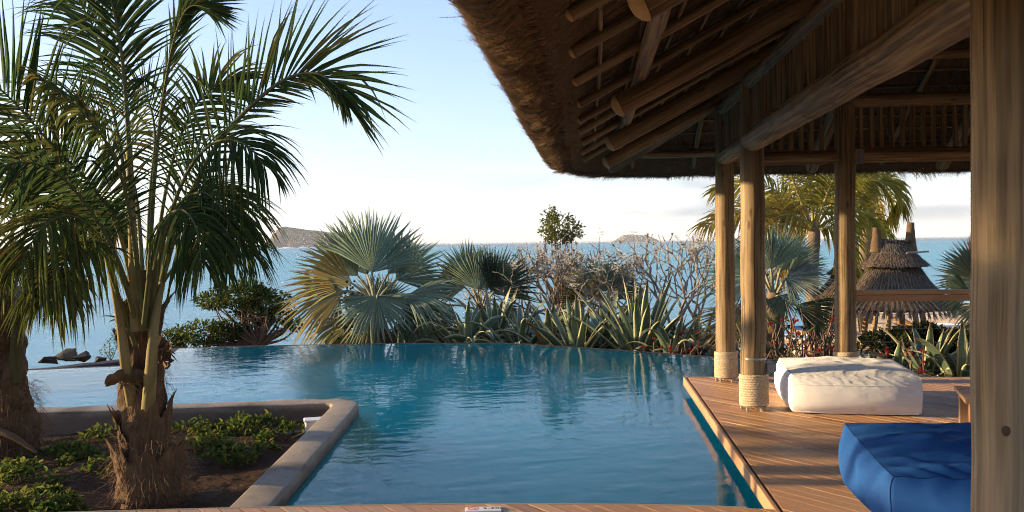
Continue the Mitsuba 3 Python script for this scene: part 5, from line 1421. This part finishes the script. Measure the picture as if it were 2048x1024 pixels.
# a dense tree of the garden left of the view, in whose shade the near post stands
leafy('garden_tree', 'dense garden tree beyond the left edge of the view', 'tree', (-2140, 900), 3.45, -.28,
      [(-2060, 60, 0, .95, .75), (-2100, 280, .3, .9, .7), (-2000, 300, -.5, .8, .7), (-2080, -150, 0, .7, .5), (-2250, 150, .2, .8, .7)], 9000, .12, GR, 25, .09)


# ---- red flowered thorn shrubs
def thorn_shrub(label, area, Y, gz, n, hgt, seed, nf, dens=1.0):
    t_ = thing('thorn_shrub', label, 'shrub'); rng = np.random.default_rng(seed)
    x0, x1, dy = area; segs, tips = [], []
    a = P(x0, 700, Y)[0]; b = P(x1, 700, Y)[0]
    for _ in range(n):
        p = np.array([rng.uniform(a, b), Y + rng.uniform(-dy, dy), gz]); d = unit([rng.normal(0, .3), rng.normal(0, .3), 1]); h = hgt * rng.uniform(.5, 1.05)
        for m in range(5):
            q = p + d * h / 5; segs.append((p, q, .013, .012)); p = q; d = unit(d + rng.normal(0, .16, 3))
            if m > 1 and rng.random() < .45:
                e = unit(d + rng.normal(0, .5, 3)); q2 = q + e * h * .3; segs.append((q, q2, .010, .009)); tips.append(q2)
        tips.append(p)
    v, f = seg_tubes(segs, 5)
    obj('stems', MB().add(v, f, None, tint((.13, .085, .07), len(v), .15, rng)), M['bark'], t_, color=True)
    # thorns along the stems and small leaves at the tips
    S = np.array([s_[0] for s_ in segs]); D_ = np.array([s_[1] - s_[0] for s_ in segs]); k = rng.integers(0, len(S), n * 40)
    tp = S[k] + D_[k] * rng.random((len(k), 1))
    mb = MB().add(*leaves(tp, rng.normal(0, 1, tp.shape), rng.normal(0, 1, tp.shape), .035, .006, droop=0, segs=1, prof=[1, .1], col=tint((.12, .085, .07), len(tp))))
    vv, ff, _, c2 = mb.get(); obj('thorns', MB().add(vv, ff, None, c2), M['bark'], t_, color=True, kind='stuff')
    tp = np.array(tips); m = rng.random(len(tp)) < .75 * dens; tl = np.repeat(tp[m], 7, 0)
    obj('leaves', MB().add(*leaves(tl, rng.normal(0, 1, tl.shape) + [0, 0, .4], rng.normal(0, 1, tl.shape), rng.uniform(.04, .08, len(tl)), .022, droop=.5, segs=2, col=tint((.035, .06, .022), len(tl)))), M['leaf'], t_, color=True, kind='stuff')
    fl = MB(); sel = tp[rng.permutation(len(tp))[:nf]]
    for q in sel:
        for _ in range(rng.integers(2, 5)):
            b_ = q + rng.normal(0, .022, 3) + [0, -.01, .03]
            aa = np.arange(5) * 1.2566 + rng.uniform(0, 1)
            fl.add(*leaves(np.repeat(b_[None], 5, 0), np.stack([np.cos(aa), -.5 + 0 * aa, np.sin(aa)], 1), np.tile([0, -1.0, .2], (5, 1)), .02, .017, droop=.1, segs=1, fold=.1, prof=[.5, 1], col=tint((.50, .04, .035), 5, .12, rng)))
    obj('flowers', fl, M['petal'], t_, color=True, kind='stuff')


thorn_shrub('dense red flowered thorn shrub between the middle and the far posts', (1532, 1680, .6), 12.9, -.72, 95, 1.02, 41, 32)
thorn_shrub('red flowered thorn shrub among the agaves at the right end of the pool edge', (1275, 1392, .25), 14.0, -.72, 14, .82, 42, 18, .7)
thorn_shrub('red flowered thorn shrub under the handrail at the right', (1775, 1860, .3), 11.2, -.6, 16, .72, 43, 18, .7)

# ---- clumps of leafy ground cover in the planting bed
GC = [('round clump of ground cover near the inner corner of the kerb', 505, 858, .42, .18), ('clump of ground cover against the kerb beside the white box', 575, 872, .34, .15), ('tallest clump of ground cover right of the big palm trunk, near the far kerb', 385, 865, .3, .2),
      ('wide clump of ground cover in the middle of the bed right of the trunk', 425, 893, .36, .15), ('clump of ground cover nearest the right kerb in the middle of the bed', 480, 908, .4, .15), ('clump of ground cover touching the left side of the big palm trunk', 225, 868, .3, .2),
      ('trailing clump of ground cover left of the big palm trunk', 235, 930, .3, .18), ('clump of ground cover half way between the two palm trunks', 120, 918, .42, .18), ('large clump of ground cover in front of the left palm', 30, 962, .42, .2),
      ('clump of ground cover at the lower left corner', 60, 1018, .4, .16), ('small clump of ground cover beside the lower left one', 110, 1010, .2, .14), ('tiny sprig of ground cover under the left palm', 95, 985, .12, .08), ('thin upright sprig by the far kerb', 575, 838, .06, .16)]
for q, (lab, a, b, r, h) in enumerate(GC):
    t_ = thing('ground_cover', lab, 'plant', None); rng = np.random.default_rng(600 + q)
    c = PZ(a, b, -.24); c[2] = -.25
    n = int(620 * r * r / .12) + 40
    rad = r * np.sqrt(rng.random(n)); an = rng.uniform(0, 6.28, n)
    lump = meshkit.fbm(np.stack([np.cos(an) * rad * 6 + q, np.sin(an) * rad * 6, 0 * an], 1), 3)
    z = .8 * h * (1 - (rad / r) ** 2) * (0.2 + 1.3 * lump) * rng.uniform(.3, 1.05, n)
    b_ = c + np.stack([np.cos(an) * rad, np.sin(an) * rad * .75, z], 1)
    keep = lump > .47; b_ = b_[keep]; m = len(b_)
    d = rng.normal(0, 1, (m, 3)) + [0, 0, .5]
    cc = np.array([(.065, .11, .028), (.10, .14, .034), (.18, .19, .045)])[rng.integers(0, 3, m)]
    mb = MB().add(*leaves(b_, d, rng.normal(0, .5, (m, 3)) + [0, 0, 1], rng.uniform(.035, .075, m), rng.uniform(.02, .036, m), droop=.8, segs=3, fold=.25, prof=[.3, 1, .8, .05], col=np.clip(cc * rng.uniform(.6, 1.4, (m, 1)), 0, .5)))
    vv, ff, _, c2 = mb.get(); obj('foliage', MB().add(vv, ff, None, c2), M['leaf'], t_, color=True, kind='stuff')
    ng = max(5, int(40 * r)); an = rng.uniform(0, 6.28, ng); sg_ = [(c + [0, 0, -.04] + rng.normal(0, .04, 3) * [1, 1, 0], c + [np.cos(x) * r * .7, np.sin(x) * r * .5, h * .5], .004, .002) for x in an]
    v, f = seg_tubes(sg_, 5); obj('stems', MB().add(v, f, None, (.10, .09, .04)), M['bark'], t_, color=True)
# litter on the soil
rng = np.random.default_rng(77); mb = MB(); n = 900
X = rng.uniform(-7, -1.85, n); Yl = rng.uniform(5.3, 8.8, n)
b_ = np.column_stack([X, Yl, soil_z(X, Yl) + .006])
mb.add(*leaves(b_, np.column_stack([rng.normal(0, 1, (n, 2)), rng.normal(.05, .1, n)]), np.tile([0, 0, 1.0], (n, 1)), rng.uniform(.02, .11, n), rng.uniform(.004, .014, n), droop=.2, segs=2, fold=.4, col=tint((.17, .11, .065), n, .35, rng)))
vv, ff, _, c2 = mb.get()
k = obj('leaf_litter', MB().add(vv, ff, None, c2), M['bark'], color=True)
labels[k] = {'label': 'dry leaf and twig litter scattered over the soil of the planting bed', 'category': 'leaf litter', 'kind': 'stuff'}

# white service box with a pipe in the corner of the bed
wb = thing('service_box', 'white plastic box half hidden against the inner kerb of the planting bed', 'box')
bc = PZ(632, 842, -.13); RB = np.array([[.96, .25, 0], [-.25, .96, 0], [0, 0, 1]])
obj('casing', MB().add(*box_mesh((.21, .14, .11), bc + [0, 0, -.05], RB, .012)[:2]), M['white_plastic'], wb)
obj('lid', MB().add(*box_mesh((.23, .16, .02), bc + [0, 0, .0145], RB, .006)[:2]), M['white_plastic'], wb)
v, f, uv = tube(catmull([bc + [-.1, 0, -.09], bc + [-.22, -.02, -.105], bc + [-.36, 0, -.12]], 10), .013, 8)
obj('pipe', MB().add(v, f, uv), M['grey_plastic'], wb, smooth=True)


# ================================================================== BEACH: thatched huts, loungers, parasol
def hut(label, cx, Y, s, seed, horns=True):
    t_ = thing('thatched_hut', label, 'beach hut'); rng = np.random.default_rng(seed)
    c = P(cx, 600, Y); g = float(ground_z(c[0], c[1])); z0 = P(cx, 600, Y)[2] * 0
    def lathe(rows, n=72, sag=0.0):
        a = np.linspace(0, 2 * np.pi, n, endpoint=False); V = []
        for (z, rx, ry) in rows:
            V.append(np.stack([c[0] + rx * s * np.cos(a), c[1] + ry * s * np.sin(a), g + 1.05 + s * z + 0 * a], 1))
        V = np.array(V); V = V + .05 * s * (meshkit.fbm(V * 4 + seed, 4)[..., None] - .5) * 2
        i, j = np.meshgrid(np.arange(len(rows) - 1), np.arange(n), indexing='ij')
        return V, np.stack([i * n + j, i * n + (j + 1) % n, (i + 1) * n + (j + 1) % n, (i + 1) * n + j], -1).reshape(-1, 4)

    def strands(V, count, L, wd, lo=0):
        k = rng.integers(lo, len(V) - 1, count); j = rng.integers(0, V.shape[1], count); fr_ = rng.random((count, 1))
        p = V[k, j] * (1 - fr_) + V[k + 1, j] * fr_; d = unit(V[k + 1, j] - V[k, j]); nn = unit(p - (c + [0, 0, g])) 
        return leaves(p + nn * .02, d + rng.normal(0, .12, d.shape) + nn * .10, nn, rng.uniform(.5, 1.2, count) * L, rng.uniform(.5, 1.2, count) * wd, droop=.35, segs=2, prof=[.8, 1, .3], col=np.array([.155, .128, .105]) * rng.uniform(.35, 1.35, (count, 1)))
    body = [(1.28, .42, .22), (1.0, .58, .42), (.78, .70, .58), (.55, .86, .78), (.32, 1.06, 1.0), (.12, 1.3, 1.25), (-.02, 1.52, 1.48), (-.08, 1.56, 1.5), (-.10, 1.45, 1.4), (.0, 1.2, 1.15), (.30, .9, .85), (.6, .6, .55)]
    V, f = lathe(body)
    r_ = obj('thatch', (V.reshape(-1, 3), f), M['thatch'], t_, smooth=True)
    mb = MB().add(*strands(V[:8], 9000, .22 * s, .011)); k7 = V[6:8]
    mb.add(*strands(k7, 2200, .26 * s, .012)); vv, ff, _, c2 = mb.get()
    obj('straw', MB().add(vv, ff, None, c2), M['straw'], r_, color=True, kind='stuff')
    cap = [(1.62, .30, .07), (1.60, .42, .14), (1.50, .46, .2), (1.34, .50, .30), (1.14, .64, .52), (1.0, .82, .70), (.96, .83, .71), (1.0, .6, .5)]
    V, f = lathe(cap)
    cp_ = obj('ridge_cap', (V.reshape(-1, 3), f), M['thatch'], t_, smooth=True)
    mb = MB().add(*strands(V[:6], 4200, .16 * s, .010)); vv, ff, _, c2 = mb.get()
    obj('straw', MB().add(vv, ff, None, c2), M['straw'], cp_, color=True, kind='stuff')
    for sx, hh in ((-.42, 1.96), (.42, 2.08)):
        p = catmull([c * [1, 1, 0] + [sx * s, 0, g + 1.05 + s * 1.35], c * [1, 1, 0] + [sx * s * 1.02, 0, g + 1.05 + s * 1.7], c * [1, 1, 0] + [sx * s * 1.04, 0, g + 1.05 + s * hh]], 14)
        v, f, uv = tube(p, s * np.interp(np.linspace(0, 1, 14), [0, .5, 1], [.17, .115, .085]), 18)
        v = v + .03 * s * (meshkit.fbm(v * 11, 3)[:, None] - .5)
        obj('horn', MB().add(v, f, uv), M['thatch'], t_, smooth=True, uv=True)
    b = box_mesh((.55 * s, .04, .04), c * [1, 1, 0] + [.38 * s, -.5 * s, g + 1.05 + 1.33 * s], np.array([[1, 0, 0.05], [0, 1, 0], [-.05, 0, 1]]), .004)
    obj('lath', MB().add(b[0], b[1], None, (.25, .21, .17)), M['bark'], t_, color=True)
    for q in range(6):
        a = q * 1.047 + .4; top = c * [1, 1, 0] + [.55 * s * math.cos(a), .5 * s * math.sin(a), g + 1.05 + .35 * s]; bot = c * [1, 1, 0] + [(.55 + .28) * s * math.cos(a), .75 * s * math.sin(a), g - .1]
        v, f, uv = tube(catmull([bot, (bot + top) / 2 + rng.normal(0, .03, 3), top], 10), .065, 10)
        obj('leg', MB().add(v, f, uv + [q * 1.3, q * 370]), M['pole_wood'], t_, smooth=True, uv=True)


hut('thatched beach hut with two horns on its ridge', 1788, 20.5, .92, 1)
hut('second thatched hut mostly hidden behind the far post and the bright fan palm', 1694, 24.0, .62, 2)


def lounger(label, px_, Y, rot, towel, back=.5, group='sun loungers on the sand'):
    t_ = thing('sun_lounger', label, 'sun lounger', group)
    c = P(px_, 640, Y); c[2] = float(ground_z(c[0], c[1])) + .02
    A = np.array([[math.cos(rot), math.sin(rot), 0], [-math.sin(rot), math.cos(rot), 0], [0, 0, 1]])
    def bx(name, size, off, mat, ax=None, parent=None):
        m = np.array([[1, 0, 0], [0, 1, 0], [0, 0, 1.0]]) if ax is None else ax
        v, f, uv = box_mesh(size, np.array(off) @ A + c, m @ A, .006, 930)
        return obj(name, MB().add(v, f, uv), M[mat], parent or t_, uv=True)
    for q in range(12): bx('slat', (.07, .62, .02), (-.15 + q * .10, 0, .33), 'board_wood')
    cb, sb = math.cos(back), math.sin(back); AB = np.array([[cb, 0, -sb], [0, 1, 0], [sb, 0, cb]])
    for q in range(7): bx('slat', (.07, .62, .02), (-.22 - (q * .1 + .05) * cb, 0, .33 + (q * .1 + .05) * sb), 'board_wood', AB)
    for sy in (-1, 1):
        bx('side_rail', (1.4, .04, .07), (.28, sy * .335, .32), 'board_wood')
        for x in (-.35, .9): bx('leg', (.06, .05, .30), (x, sy * .335, .15), 'board_wood')
    bx('mattress', (1.3, .58, .06), (.40, 0, .375), towel)


lounger('wooden sun lounger with a blue mattress right of the thatched hut', 1866, 19.6, .35, 'blue_cloth')
lounger('wooden sun lounger with a white mattress beside the blue one', 1842, 21.8, .3, 'white_cloth')
lounger('wooden sun lounger with its back raised, glimpsed between the posts', 1610, 19.8, 2.2, 'white_cloth', 1.0)
lounger('wooden sun lounger left of the hut legs, close to the far post', 1668, 21.2, 2.4, 'blue_cloth', 1.0)

ps = thing('beach_parasol', 'closed pink and white beach parasol on the sand at the far right', 'parasol')
pb = P(1943, 640, 26.0); pb[2] = float(ground_z(pb[0], pb[1]))
zt = P(1941, 468, 26.0)[2]
v, f, uv = tube([pb - [0, 0, .2], [pb[0] - .03, pb[1], zt + .05]], .022, 8); obj('pole', MB().add(v, f, uv), M['white_plastic'], ps, smooth=True)
n_ = 40; zz = np.linspace(zt - 1.25, zt, n_); rr = np.interp(np.linspace(0, 1, n_), [0, .1, .5, 1], [.10, .14, .10, .025])
v, f, uv = tube(np.column_stack([np.full(n_, pb[0] - .02), np.full(n_, pb[1]), zz]), rr, 24, mod=lambda s, a: -.025 * np.abs(np.sin(4 * a)) + 0 * s)
cc = np.where((np.floor(np.arctan2(v[:, 1] - pb[1], v[:, 0] - pb[0] + .02) * 4 / np.pi) % 2 == 0)[:, None], [.75, .25, .27], [.78, .74, .72])
obj('canopy', MB().add(v, f, uv, cc), M['bark'], ps, smooth=True, color=True)
